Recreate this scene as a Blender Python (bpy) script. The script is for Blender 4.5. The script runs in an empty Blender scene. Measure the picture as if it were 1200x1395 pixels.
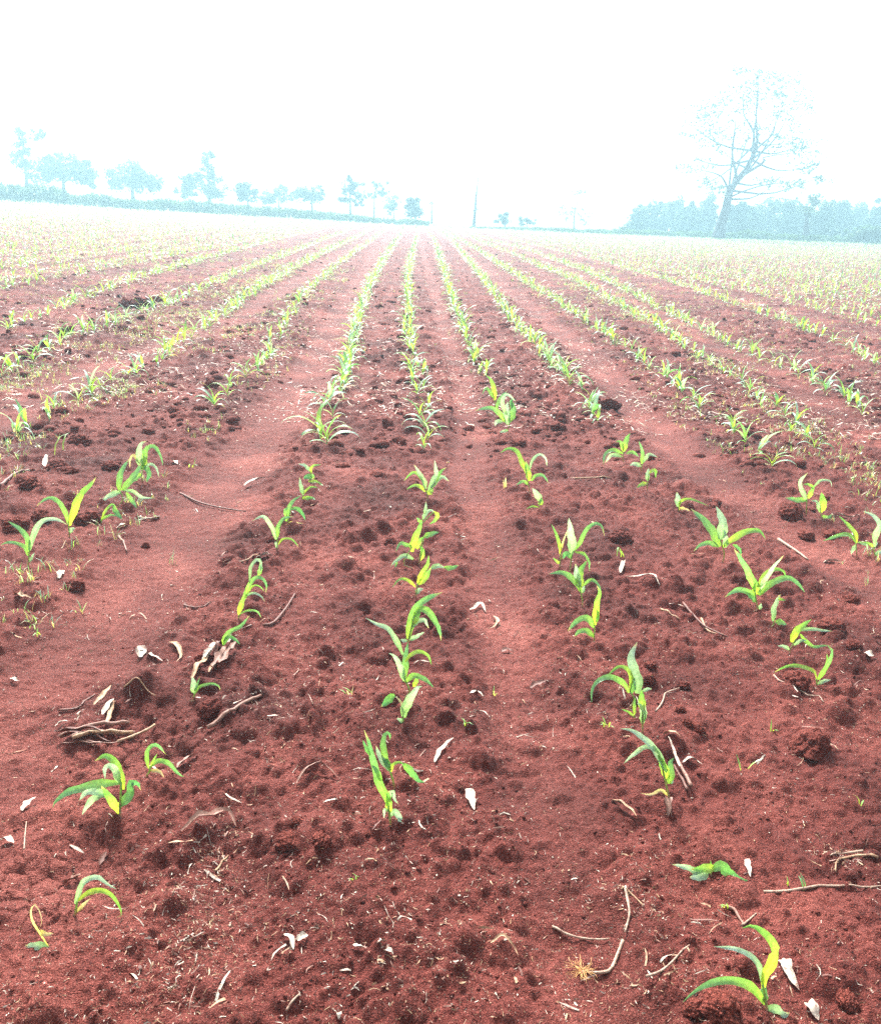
import bpy, math, random
import numpy as np
from mathutils import Vector, Matrix, Euler

SC = bpy.context.scene
COL = SC.collection
R = math.radians

# ------------------------------------------------------------------ camera
CAM_H = 1.58
F = 1250.0                       # focal length in photo pixels (photo 1200 x 1395)
cam_d = bpy.data.cameras.new("camera")
cam = bpy.data.objects.new("camera", cam_d)
COL.objects.link(cam)
cam.location = (0, 0, CAM_H)
PITCH = math.atan(411.5 / F)
YAW = math.atan(40.0 / F)
cam.rotation_euler = (math.pi / 2 - PITCH, 0, -YAW)
cam_d.sensor_fit = 'HORIZONTAL'
cam_d.sensor_width = 36
cam_d.lens = 36 * F / 1200
cam_d.clip_start = 0.05
cam_d.clip_end = 3000
SC.camera = cam

# ------------------------------------------------------------------ sky, sun, exposure
SUN_EL, SUN_AZ = R(48), R(-12)   # azimuth from +Y towards +X (ahead of the camera, a little left)
w = bpy.data.worlds.new("World")
SC.world = w
w.use_nodes = True
nt = w.node_tree
nt.nodes.clear()
out = nt.nodes.new("ShaderNodeOutputWorld")
bg = nt.nodes.new("ShaderNodeBackground")
sky = nt.nodes.new("ShaderNodeTexSky")
sky.sky_type = 'NISHITA'
sky.sun_disc = False
sky.sun_elevation = SUN_EL
sky.sun_rotation = SUN_AZ
sky.air_density = 1.0
sky.dust_density = 6.0
sky.ozone_density = 1.0
hs = nt.nodes.new("ShaderNodeHueSaturation")      # thin white overcast: the blue is mostly gone
hs.inputs["Saturation"].default_value = 0.22
nt.links.new(sky.outputs[0], hs.inputs["Color"])
nt.links.new(hs.outputs[0], bg.inputs["Color"])
bg.inputs["Strength"].default_value = 0.062
nt.links.new(bg.outputs[0], out.inputs["Surface"])

sun_d = bpy.data.lights.new("sun", 'SUN')
sun_d.energy = 1.5
sun_d.angle = R(10)
sun_d.color = (1.0, 0.97, 0.93)
sun = bpy.data.objects.new("sun", sun_d)
COL.objects.link(sun)
sd = Vector((math.sin(SUN_AZ) * math.cos(SUN_EL), math.cos(SUN_AZ) * math.cos(SUN_EL), math.sin(SUN_EL)))
sun.rotation_euler = sd.to_track_quat('Z', 'Y').to_euler()
sun.location = (0, 0, 30)

SC.view_settings.view_transform = 'Standard'
SC.view_settings.look = 'None'
SC.view_settings.exposure = 2.95
SC.view_settings.gamma = 1.0
SC.cycles.max_bounces = 6
SC.cycles.diffuse_bounces = 2
SC.cycles.transmission_bounces = 4
SC.cycles.transparent_max_bounces = 8
SC.cycles.volume_bounces = 0
SC.cycles.use_denoising = False

# ------------------------------------------------------------------ noise
def h2(ix, iy, seed):
    h = (ix.astype(np.int64) * 374761393 + iy.astype(np.int64) * 668265263 + seed * 1442695041) & 0xFFFFFFFF
    h = ((h ^ (h >> 13)) * 1274126177) & 0xFFFFFFFF
    h = ((h ^ (h >> 16)) * 2246822519) & 0xFFFFFFFF
    return ((h ^ (h >> 15)) & 0xFFFFFF).astype(np.float64) / 16777216.0

def vn(x, y, s, seed):
    x = x / s + seed * 3.7; y = y / s - seed * 1.9
    ix = np.floor(x); iy = np.floor(y)
    fx = x - ix; fy = y - iy
    fx = fx * fx * (3 - 2 * fx); fy = fy * fy * (3 - 2 * fy)
    a = h2(ix, iy, seed); b = h2(ix + 1, iy, seed); c = h2(ix, iy + 1, seed); d = h2(ix + 1, iy + 1, seed)
    return (a + (b - a) * fx) * (1 - fy) + (c + (d - c) * fx) * fy - 0.5

def rot(x, y, a):
    c, s = math.cos(a), math.sin(a)
    return x * c - y * s, x * s + y * c

def domes(x, y, s, seed, prob, flat=0.6):
    """rounded lumps of random size scattered one per cell"""
    x = x / s + seed * 5.3; y = y / s + seed * 2.1
    ix = np.floor(x); iy = np.floor(y)
    best = np.zeros_like(x)
    for dx in (-1, 0, 1):
        for dy in (-1, 0, 1):
            cx = ix + dx; cy = iy + dy
            px = cx + h2(cx, cy, seed + 1); py = cy + h2(cx, cy, seed + 2)
            r = 0.18 + 0.42 * h2(cx, cy, seed + 3) ** 2
            on = h2(cx, cy, seed + 4) < prob
            q = 1 - ((x - px) ** 2 + (y - py) ** 2) / (r * r)
            v = np.where(on & (q > 0), np.maximum(q, 0) ** 0.7 * r, 0)
            best = np.maximum(best, v)
    return best * s * flat

def cracks(x, y, s, seed):
    x = x + vn(x, y, s * 0.5, seed + 9) * s * 0.35; y = y + vn(x, y, s * 0.5, seed + 8) * s * 0.35
    x = x / s; y = y / s
    ix = np.floor(x); iy = np.floor(y)
    f1 = np.full_like(x, 9.0); f2 = np.full_like(x, 9.0)
    for dx in (-1, 0, 1):
        for dy in (-1, 0, 1):
            cx = ix + dx; cy = iy + dy
            d = np.hypot(x - cx - h2(cx, cy, seed + 1), y - cy - h2(cx, cy, seed + 2))
            f2 = np.where(d < f1, f1, np.minimum(f2, d)); f1 = np.minimum(f1, d)
    return (f2 - f1) * s

# ------------------------------------------------------------------ from photo pixel to ground
camM = Euler(cam.rotation_euler).to_matrix()
CM = np.array(camM)

def ray(px, py):
    d = CM @ np.array([(px - 600) / F, -(py - 697.5) / F, -1.0])
    return d

def base_z(x, y):
    xx = np.clip(x, -140, 140)
    return -0.050 * xx + 0.00022 * xx * xx

def plane_hit(px, py):
    d = ray(px, py)
    t = 2.0
    for _ in range(40):
        p = d * t
        t = (base_z(np.float64(p[0]), 0) - CAM_H) / d[2]
    return d[0] * t, d[1] * t

def xline(pts):
    q = sorted([plane_hit(*p)[::-1] for p in pts])
    ys = np.array([a[0] for a in q]); xs = np.array([a[1] for a in q])
    return ys, xs

TRACKS = [  # (photo points down the middle of each smooth track, half width in metres, strength)
    ([(640, 560), (645, 660), (680, 790), (705, 960), (760, 1130), (790, 1300)], 0.13, 0.8),
    ([(510, 345), (470, 420), (420, 510), (330, 640), (240, 750), (130, 870), (40, 960)], 0.24, 1.0),
    ([(640, 350), (700, 400), (780, 465), (870, 560), (960, 640), (1080, 725), (1190, 790)], 0.2, 0.9),
    ([(470, 345), (400, 385), (300, 440), (160, 490), (40, 545)], 0.26, 0.8),
    ([(760, 360), (840, 400), (950, 450), (1060, 510), (1180, 590)], 0.26, 0.7),
    ([(560, 335), (530, 400), (520, 430)], 0.08, 0.3),
]
TR = [(xline(p), hw, st) for p, hw, st in TRACKS]
CRUST = [plane_hit(200, 1020) + (0.24,), plane_hit(90, 1200) + (0.2,), plane_hit(140, 900) + (0.3,)]
LUMPS = []  # local swells and hollows
for px, py, r, h in [(45, 665, .30, .07), (10, 700, .18, .07), (312, 868, .10, -.045), (270, 950, .08, -.02), (405, 1150, .10, .035),
                     (985, 1375, .14, .05), (870, 1015, .16, .035), (950, 990, .14, .03), (20, 1385, .1, .03), (225, 940, .14, .03),
                     (700, 1000, .35, -.03), (1060, 905, .13, -.04), (1100, 1010, .1, .03), (870, 870, .2, .03), (420, 790, .3, .03),
                     (600, 1180, .5, .025), (1000, 900, .22, .03), (1150, 850, .2, .03), (720, 1260, .16, -.02), (1160, 1340, .14, .04),
                     (300, 1250, .25, -.02), (450, 650, .3, .02), (850, 740, .18, .03)]:
    x, y = plane_hit(px, py)
    LUMPS.append((x, y, r, h))

def tracks(x, y):
    m = np.zeros_like(x)
    for (ys, xs), hw, st in TR:
        cx = np.interp(y, ys, xs) + vn(y, x * 0, 1.1, 77) * 0.06
        m = np.maximum(m, st * np.exp(-((x - cx) / hw) ** 4))
    far = np.abs(x) > 6.5
    per = 0.5 + 0.5 * np.cos(x * 2 * math.pi / 1.5)
    m = np.where(far, np.maximum(m, 0.75 * per ** 3), m)
    for cx, cy, r in CRUST:
        m = np.maximum(m, 0.85 * np.exp(-(((x - cx) ** 2 + (y - cy) ** 2) / r ** 2) ** 1.5))
    return m

def height(x, y, fine=True):
    x = np.asarray(x, dtype=np.float64); y = np.asarray(y, dtype=np.float64)
    z = base_z(x, y)
    m = tracks(x, y)
    rgh = np.clip(1 - 0.75 * m + 0.5 * vn(x, y, 0.9, 11) + 0.25 * vn(x, y, 0.35, 12), 0.06, 1.35)
    z = z - 0.034 * m + 0.045 * vn(x, y, 1.3, 1) + 0.03 * vn(x, y, 0.45, 2) * (0.4 + rgh)
    for lx, ly, r, h in LUMPS:
        z = z + h * np.exp(-((x - lx) ** 2 + (y - ly) ** 2) / (r * r))
    a, b = rot(x, y, 0.6)
    z = z + 0.024 * vn(a, b, 0.15, 3) * rgh + 0.016 * vn(a, b, 0.07, 4) * rgh
    z = z + 0.85 * domes(x, y, 0.21, 20, 0.55, 0.5) * np.clip(rgh - 0.3, 0, 1.2)
    if fine:
        near = np.clip((30 - y) / 12, 0, 1)
        z = z + domes(b, a, 0.085, 30, 0.62, 0.75) * np.clip(rgh - 0.15, 0, 1.1) * near
        k = y < 11
        xa, ya, rk = x[k], y[k], rgh[k]
        ak, bk = rot(xa, ya, 1.3)
        add = domes(ak, bk, 0.034, 40, 0.7, 0.52) * np.clip(rk + 0.05, 0, 1.1)
        add = add + 0.0085 * vn(ak, bk, 0.03, 5) * (0.3 + rk) + 0.006 * vn(xa, ya, 0.014, 6) * (0.4 + rk)
        for cx, cy, r in CRUST[:2]:
            q = (xa - cx) ** 2 + (ya - cy) ** 2 < (r * 1.25) ** 2
            if q.any():
                e = cracks(xa[q], ya[q], 0.065, 50)
                t = np.zeros_like(xa); t[q] = -0.012 * np.clip(1 - e / 0.006, 0, 1) * np.exp(-(((xa[q] - cx) ** 2 + (ya[q] - cy) ** 2) / r ** 2) ** 2)
                add = add + t
        z[k] += add
    return z

def H1(x, y):
    return float(height(np.array([x]), np.array([y]))[0])

def at(px, py):
    d = ray(px, py)
    x, y = plane_hit(px, py)
    z = 0
    t = y / d[1]
    for _ in range(6):
        z = H1(d[0] * t, d[1] * t)
        t = 0.5 * t + 0.5 * (z - CAM_H) / d[2]
    return Vector((d[0] * t, d[1] * t, H1(d[0] * t, d[1] * t)))

def on_plane(px, py, Y):
    d = ray(px, py)
    t = Y / d[1]
    return Vector((d[0] * t, Y, CAM_H + d[2] * t))

# ------------------------------------------------------------------ helpers: materials
def new_mat(name):
    m = bpy.data.materials.new(name)
    m.use_nodes = True
    n = m.node_tree.nodes
    n.clear()
    o = n.new("ShaderNodeOutputMaterial")
    return m, n, m.node_tree.links, o

def principled(n, rough=0.8, spec=0.3):
    p = n.new("ShaderNodeBsdfPrincipled")
    p.inputs["Roughness"].default_value = rough
    p.inputs["Specular IOR Level"].default_value = spec
    return p

def noise(n, l, co, scale, detail=4, rough=0.6):
    t = n.new("ShaderNodeTexNoise")
    t.inputs["Scale"].default_value = scale
    t.inputs["Detail"].default_value = detail
    t.inputs["Roughness"].default_value = rough
    l.new(co, t.inputs["Vector"])
    return t.outputs["Fac"]

def ramp(n, l, f, stops):
    r = n.new("ShaderNodeValToRGB")
    e = r.color_ramp.elements
    e[0].position, e[0].color = stops[0][0], (*stops[0][1], 1)
    e[1].position, e[1].color = stops[-1][0], (*stops[-1][1], 1)
    for p, c in stops[1:-1]:
        q = e.new(p); q.color = (*c, 1)
    l.new(f, r.inputs[0])
    return r.outputs[0]

def mix(n, l, f, a, b, mode='MIX'):
    m = n.new("ShaderNodeMix"); m.data_type = 'RGBA'; m.blend_type = mode
    for i, v in ((0, f), (6, a), (7, b)):
        if isinstance(v, (int, float)): m.inputs[i].default_value = v
        elif isinstance(v, tuple): m.inputs[i].default_value = (*v, 1)
        else: l.new(v, m.inputs[i])
    return m.outputs[2]

def soil_material(name, ground):
    m, n, l, o = new_mat(name)
    p = principled(n, 0.85, 0.16)
    co = n.new("ShaderNodeTexCoord").outputs["Object"]
    if not ground:
        co = n.new("ShaderNodeNewGeometry").outputs["Position"]
    big = noise(n, l, co, 1.7, 5, 0.6)
    fin = noise(n, l, co, 60, 4, 0.75)
    grit_glint = noise(n, l, co, 300, 3, 0.75)
    if ground:
        c = ramp(n, l, big, [(0.3, (0.044, 0.0064, 0.0042)), (0.5, (0.080, 0.0130, 0.0088)), (0.7, (0.140, 0.029, 0.0200))])
    else:
        c = ramp(n, l, big, [(0.3, (0.080, 0.0125, 0.0080)), (0.7, (0.130, 0.0240, 0.0150))])
    c = mix(n, l, ramp(n, l, fin, [(0.42, (0, 0, 0)), (0.72, (1, 1, 1))]), c, mix(n, l, 1.0, c, (1.45, 1.6, 1.7), 'MULTIPLY'))
    c = mix(n, l, ramp(n, l, grit_glint, [(0.34, (0.55, 0.5, 0.5)), (0.6, (1.1, 1.1, 1.1))]), (0, 0, 0), c) if False else mix(
        n, l, 1.0, c, ramp(n, l, grit_glint, [(0.34, (0.55, 0.5, 0.5)), (0.52, (1.0, 1.0, 1.0)), (0.64, (2.5, 3.7, 4.0))]), 'MULTIPLY')  # dark end is grain; pale end paints crumb highlights into the colour
    if ground:
        a = n.new("ShaderNodeAttribute"); a.attribute_name = "track"
        f = n.new("ShaderNodeMath"); f.operation = 'MULTIPLY'; f.inputs[1].default_value = 0.42
        l.new(a.outputs["Fac"], f.inputs[0])
        c = mix(n, l, f.outputs[0], c, mix(n, l, 1.0, c, (1.75, 2.5, 2.7), 'MULTIPLY'))
        a2 = n.new("ShaderNodeAttribute"); a2.attribute_name = "verge"
        g = ramp(n, l, big, [(0.3, (0.05, 0.08, 0.02)), (0.7, (0.10, 0.13, 0.05))])
        c = mix(n, l, a2.outputs["Fac"], c, g)
    l.new(c, p.inputs["Base Color"])
    b1 = n.new("ShaderNodeBump"); b1.inputs["Distance"].default_value = 0.007; b1.inputs["Strength"].default_value = 1.0
    l.new(noise(n, l, co, 130, 5, 0.75), b1.inputs["Height"])
    b2 = n.new("ShaderNodeBump"); b2.inputs["Distance"].default_value = 0.003; b2.inputs["Strength"].default_value = 0.9
    v = n.new("ShaderNodeTexVoronoi"); v.inputs["Scale"].default_value = 260
    l.new(co, v.inputs["Vector"])
    l.new(v.outputs["Distance"], b2.inputs["Height"]); l.new(b1.outputs[0], b2.inputs["Normal"])
    b3 = n.new("ShaderNodeBump"); b3.inputs["Distance"].default_value = 0.03; b3.inputs["Strength"].default_value = 0.5
    l.new(noise(n, l, co, 14, 5, 0.7), b3.inputs["Height"]); l.new(b2.outputs[0], b3.inputs["Normal"])
    l.new(b3.outputs[0], p.inputs["Normal"])
    l.new(p.outputs[0], o.inputs[0])
    return m

def leaf_material(name, transl=0.45, rough=0.42, attr=True, col=(0.1, 0.2, 0.03), spec=0.5):
    m, n, l, o = new_mat(name)
    p = principled(n, rough, spec)
    co = n.new("ShaderNodeTexCoord").outputs["Object"]
    if attr:
        a = n.new("ShaderNodeAttribute"); a.attribute_name = "col"
        c = a.outputs["Color"]
    else:
        c = mix(n, l, ramp(n, l, noise(n, l, co, 1.1, 4, 0.8), [(0.38, (0, 0, 0)), (0.62, (1, 1, 1))]), tuple(0.35 * v for v in col), tuple(2.2 * v for v in col))
    c = mix(n, l, 1.0, c, ramp(n, l, noise(n, l, co, 90 if attr else 3, 3, 0.6), [(0.3, (0.75, 0.78, 0.75)), (0.7, (1.2, 1.15, 1.25))]), 'MULTIPLY')
    if attr:   # parallel veins along the blade
        au = n.new("ShaderNodeAttribute"); au.attribute_name = "u"
        mu = n.new("ShaderNodeMath"); mu.operation = 'MULTIPLY'; mu.inputs[1].default_value = 27.0
        l.new(au.outputs["Fac"], mu.inputs[0])
        si = n.new("ShaderNodeMath"); si.operation = 'SINE'; l.new(mu.outputs[0], si.inputs[0])
        ma = n.new("ShaderNodeMath"); ma.operation = 'MULTIPLY_ADD'; ma.inputs[1].default_value = 0.5; ma.inputs[2].default_value = 0.5
        l.new(si.outputs[0], ma.inputs[0])
        c = mix(n, l, ma.outputs[0], mix(n, l, 1.0, c, (0.80, 0.82, 0.80), 'MULTIPLY'), mix(n, l, 1.0, c, (1.15, 1.12, 1.2), 'MULTIPLY'))
        dst = noise(n, l, co, 40, 4, 0.7)       # red dust and small blemishes
        c = mix(n, l, ramp(n, l, dst, [(0.60, (0, 0, 0)), (0.74, (0.55, 0.55, 0.55))]), c, (0.22, 0.12, 0.06))
        bb = n.new("ShaderNodeBump"); bb.inputs["Distance"].default_value = 0.0006; bb.inputs["Strength"].default_value = 0.7
        l.new(ma.outputs[0], bb.inputs["Height"]); l.new(bb.outputs[0], p.inputs["Normal"])
    l.new(c, p.inputs["Base Color"])
    t = n.new("ShaderNodeBsdfTranslucent")
    l.new(mix(n, l, 1.0, c, (1.5, 1.35, 0.7), 'MULTIPLY'), t.inputs["Color"])
    ms = n.new("ShaderNodeMixShader"); ms.inputs[0].default_value = transl
    l.new(p.outputs[0], ms.inputs[1]); l.new(t.outputs[0], ms.inputs[2])
    l.new(ms.outputs[0], o.inputs[0])
    return m

def straw_material(name):
    m, n, l, o = new_mat(name)
    p = principled(n, 0.6, 0.35)
    a = n.new("ShaderNodeAttribute"); a.attribute_name = "col"
    co = n.new("ShaderNodeTexCoord").outputs["Object"]
    c = mix(n, l, 1.0, a.outputs["Color"], ramp(n, l, noise(n, l, co, 160, 4, 0.7), [(0.3, (0.55, 0.48, 0.45)), (0.65, (1.15, 1.15, 1.15))]), 'MULTIPLY')
    geo = n.new("ShaderNodeNewGeometry").outputs["Position"]     # clinging red soil
    c = mix(n, l, ramp(n, l, noise(n, l, geo, 75, 4, 0.7), [(0.47, (0, 0, 0)), (0.66, (0.8, 0.8, 0.8))]), c, (0.13, 0.035, 0.022))
    l.new(c, p.inputs["Base Color"])
    b = n.new("ShaderNodeBump"); b.inputs["Distance"].default_value = 0.001
    l.new(noise(n, l, co, 300, 3), b.inputs["Height"]); l.new(b.outputs[0], p.inputs["Normal"])
    l.new(p.outputs[0], o.inputs[0])
    return m

def bark_material(name, col):
    m, n, l, o = new_mat(name)
    p = principled(n, 0.85, 0.2)
    co = n.new("ShaderNodeTexCoord").outputs["Object"]
    l.new(mix(n, l, noise(n, l, co, 3, 5, 0.7), tuple(0.6 * v for v in col), tuple(1.3 * v for v in col)), p.inputs["Base Color"])
    b = n.new("ShaderNodeBump"); b.inputs["Distance"].default_value = 0.05
    l.new(noise(n, l, co, 6, 4), b.inputs["Height"]); l.new(b.outputs[0], p.inputs["Normal"])
    l.new(p.outputs[0], o.inputs[0])
    return m

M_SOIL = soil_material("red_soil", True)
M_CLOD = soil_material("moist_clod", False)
M_LEAF = leaf_material("maize_leaf", 0.42, 0.33, spec=0.7)
M_STRAW = straw_material("dry_straw")
M_CROWN = leaf_material("tree_leaves", 0.3, 0.6, False, (0.05, 0.085, 0.055), 0.2)
M_CROWN2 = leaf_material("tree_leaves_dark", 0.3, 0.6, False, (0.028, 0.055, 0.045), 0.2)
M_HEDGE = leaf_material("hedge_blades", 0.3, 0.6, False, (0.05, 0.10, 0.04), 0.2)
M_BARK = bark_material("bark", (0.055, 0.04, 0.05))
M_BARK2 = bark_material("bark_pale", (0.15, 0.12, 0.11))

# ------------------------------------------------------------------ helpers: meshes and objects
def mesh_np(name, V, Fc, mat, col=None, attrs=None, smooth=True):
    V = np.asarray(V, dtype=np.float32); Fc = np.asarray(Fc, dtype=np.int32)
    me = bpy.data.meshes.new(name)
    nf, k = Fc.shape
    me.vertices.add(len(V)); me.vertices.foreach_set("co", V.ravel())
    me.loops.add(nf * k); me.loops.foreach_set("vertex_index", Fc.ravel())
    me.polygons.add(nf)
    me.polygons.foreach_set("loop_start", np.arange(0, nf * k, k, dtype=np.int32))
    try: me.polygons.foreach_set("loop_total", np.full(nf, k, dtype=np.int32))
    except Exception: pass
    me.polygons.foreach_set("use_smooth", np.full(nf, smooth, dtype=bool))
    me.update(calc_edges=True)
    if col is not None:
        a = me.color_attributes.new("col", 'FLOAT_COLOR', 'POINT')
        c4 = np.ones((len(V), 4), dtype=np.float32); c4[:, :3] = col
        a.data.foreach_set("color", c4.ravel())
    for nm, v in (attrs or {}).items():
        a = me.attributes.new(nm, 'FLOAT', 'POINT')
        a.data.foreach_set("value", np.asarray(v, dtype=np.float32).ravel())
    me.materials.append(mat)
    return me

def link(name, data, parent=None):
    o = bpy.data.objects.new(name, data)
    COL.objects.link(o)
    if parent is not None: o.parent = parent
    return o

def tag(o, label, cat, group=None, kind=None):
    o['label'] = label; o['category'] = cat
    if group: o['group'] = group
    if kind: o['kind'] = kind
    return o

class MB:
    """collects quads/tris with vertex colours into one mesh"""
    def __init__(s): s.v = []; s.f = []; s.c = []; s.n = 0
    def add(s, V, Fc, c):
        V = np.asarray(V, dtype=float); Fc = np.asarray(Fc)
        if Fc.shape[1] == 3: Fc = np.hstack([Fc, Fc[:, 2:3]])  # placeholder, replaced below
        s.v.append(V); s.f.append(Fc + s.n); s.n += len(V)
        c = np.asarray(c, dtype=float)
        s.c.append(np.tile(c, (len(V), 1)) if c.ndim == 1 else c)
    def mesh(s, name, mat, smooth=True):
        return mesh_np(name, np.vstack(s.v), np.vstack(s.f), mat, np.vstack(s.c), None, smooth)

def smooth_path(P, n):
    """Catmull-Rom through the points, resampled evenly to n"""
    P = np.array([list(p) for p in P], dtype=float)
    if len(P) == 2: 
        t = np.linspace(0, 1, n)[:, None]
        return P[0] * (1 - t) + P[1] * t
    Q = np.vstack([2 * P[0] - P[1], P, 2 * P[-1] - P[-2]])
    res = []
    for i in range(len(P) - 1):
        a, b, c, d = Q[i:i + 4]
        for t in np.linspace(0, 1, 9)[:-1]:
            res.append(0.5 * (2 * b + (c - a) * t + (2 * a - 5 * b + 4 * c - d) * t * t + (3 * b - a - 3 * c + d) * t ** 3))
    res.append(P[-1])
    res = np.array(res)
    s = np.concatenate([[0], np.cumsum(np.linalg.norm(np.diff(res, axis=0), axis=1))])
    u = np.linspace(0, s[-1], n)
    return np.stack([np.interp(u, s, res[:, k]) for k in range(3)], axis=1)

def tube(P, r, seg=6, colr=(1, 1, 1)):
    """tapered tube along P (n,3) with radii r (n)"""
    P = np.asarray(P, dtype=float); n = len(P)
    r = np.asarray(r, dtype=float) * np.ones(n)
    T = np.gradient(P, axis=0); T /= np.maximum(np.linalg.norm(T, axis=1)[:, None], 1e-9)
    ref = np.array([0.31, 0.17, 0.93]) if abs(T[0][2]) < 0.8 else np.array([0.93, 0.3, 0.1])
    A = np.cross(T, ref); A /= np.linalg.norm(A, axis=1)[:, None]
    B = np.cross(T, A)
    an = np.arange(seg) * 2 * math.pi / seg
    V = (P[:, None, :] + r[:, None, None] * (np.cos(an)[None, :, None] * A[:, None, :] + np.sin(an)[None, :, None] * B[:, None, :])).reshape(-1, 3)
    Fc = []
    for i in range(n - 1):
        for j in range(seg):
            k = (j + 1) % seg
            Fc.append((i * seg + j, i * seg + k, (i + 1) * seg + k, (i + 1) * seg + j))
    V = np.vstack([V, P[:1], P[-1:]])
    for j in range(0, seg, 2):                       # closed ends
        Fc.append((n * seg, (j + 2) % seg, j + 1, j))
        b = (n - 1) * seg
        Fc.append((n * seg + 1, b + j, b + j + 1, b + (j + 2) % seg))
    return V, np.array(Fc)

COLS = {  # leaf colours, sheen painted into 'g', 'b' tips: (base of blade, tip of blade)
    'g': ((0.21, 0.43, 0.06), (0.13, 0.35, 0.15)),
    'y': ((0.35, 0.50, 0.055), (0.15, 0.40, 0.09)),
    'b': ((0.21, 0.41, 0.16), (0.32, 0.52, 0.42)),
    'd': ((0.42, 0.40, 0.12), (0.55, 0.50, 0.34)),
    'k': ((0.13, 0.33, 0.07), (0.08, 0.28, 0.12)),
}

def blade(P, width, side, code, rnd, seg=13, across=4, fold=0.22, prof=1.0, wav=0.09):
    """strap leaf: midrib path P, side (n,3) unit vectors, V-shaped section, tapering to a point"""
    P = smooth_path(P, seg) if len(P) != seg else np.asarray(P, dtype=float)
    t = np.linspace(0, 1, seg)
    wd = width * 0.5 * np.minimum(1, 0.38 + 1.5 * t / 0.35 * 0.62) * (1 - t ** (2.3 * prof)) ** 0.85
    wd *= 1 + np.array([rnd.uniform(-.09, .09) for _ in range(seg)])
    wd[-1] = width * 0.02
    T = np.gradient(P, axis=0); T /= np.maximum(np.linalg.norm(T, axis=1)[:, None], 1e-9)
    S = side - (side * T).sum(1)[:, None] * T
    S /= np.maximum(np.linalg.norm(S, axis=1)[:, None], 1e-9)
    N = np.cross(S, T)
    N *= np.where(N[:, 2:3] < 0, -1, 1)
    u = np.linspace(-1, 1, across + 1)
    ph = rnd.uniform(0, 6)
    V = np.zeros((seg, across + 1, 3))
    for j, a in enumerate(u):
        ww = wd * (1 + wav * np.sin(t * 17 + ph + 2.0 * a))
        V[:, j] = P + S * (a * ww)[:, None] + N * (fold * wd * (abs(a) ** 1.4) + wav * 1.6 * wd * abs(a) * np.sin(t * 13 + ph * 2 + 3 * np.sign(a)))[:, None]
    c0, c1 = (np.array(c) for c in COLS[code])
    k = rnd.uniform(0.85, 1.15)
    tt = np.clip(t * 1.3 + rnd.uniform(-0.15, 0.1), 0, 1)[:, None, None]
    C = (c0 * (1 - tt) + c1 * tt) * k * (1 + 0.35 * (np.abs(u)[None, :, None] < 0.05) * (1 - t[:, None, None]))
    C = C * np.ones((seg, across + 1, 1))
    if rnd.random() < 0.5 and seg > 6:   # withered tip
        C[-2:] = C[-2:] * 0.4 + np.array((0.5, 0.42, 0.2)) * 0.6
    F_ = []
    for i in range(seg - 1):
        for j in range(across):
            a = i * (across + 1) + j
            F_.append((a, a + 1, a + across + 2, a + across + 1))
    return V.reshape(-1, 3), np.array(F_), C.reshape(-1, 3)

# ------------------------------------------------------------------ ground: one sheet, finer near the camera
def build_ground():
    u = np.linspace(-1, 1, 1150)
    sp = np.array([1.15, 1.4, 1.9, 2.8, 4.5, 8.0])
    ys = [0.55]
    while ys[-1] < 116:
        y = ys[-1]
        ys.append(y + (2.4 + 1.24 * y) / 1150 * (1.25 + y / 9.0))
    ys = np.array(ys)
    hw = 1.15 + 0.60 * ys
    X = hw[:, None] * u[None, :]
    # sparse skirt columns to a fixed outer edge
    k = np.linspace(0, 1, 9)[1:] ** 2
    out = hw[:, None] + (420 - hw[:, None]) * k[None, :]
    X = np.hstack([-out[:, ::-1], X, out])
    Y = np.repeat(ys[:, None], X.shape[1], 1)
    # rows behind the camera and beyond the field
    yb = np.array([-30, -12, -5, -2, -0.8, 0.0, 0.35]); yf = np.array([120, 126, 135, 150, 175, 210, 260, 330, 420])
    def ext(yy, row): return np.repeat(row[None, :], len(yy), 0), np.repeat(yy[:, None], X.shape[1], 1)
    Xb, Yb = ext(yb, X[0]); Xf, Yf = ext(yf, X[-1])
    X = np.vstack([Xb, X, Xf]); Y = np.vstack([Yb, Y, Yf])
    Z = height(X.ravel(), Y.ravel())
    xr, yr = X.ravel(), Y.ravel()
    V = np.stack([xr, yr, Z], 1)
    nr, nc = X.shape
    i = np.arange(nr - 1)[:, None] * nc + np.arange(nc - 1)[None, :]
    i = i.ravel()
    Fc = np.stack([i, i + 1, i + nc + 1, i + nc], 1)
    verge = np.clip((yr - 104) / 3, 0, 1)
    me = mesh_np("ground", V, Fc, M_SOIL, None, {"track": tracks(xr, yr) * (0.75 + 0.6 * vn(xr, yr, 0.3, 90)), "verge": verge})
    o = link("ground", me)
    o['kind'] = 'structure'
    print("ground verts", len(V))
build_ground()

# ------------------------------------------------------------------ maize
def screen_side(P, rnd, yawj=0.5):
    """blade side vectors facing roughly the viewer but turned by a random angle"""
    T = np.gradient(P, axis=0); T /= np.maximum(np.linalg.norm(T, axis=1)[:, None], 1e-9)
    view = np.array([0.0, 0.85, -0.5])
    a = rnd.uniform(-yawj, yawj)
    view = np.array([math.sin(a) * 0.9, math.cos(a) * 0.85, -0.5])
    return np.cross(T, view)

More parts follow.
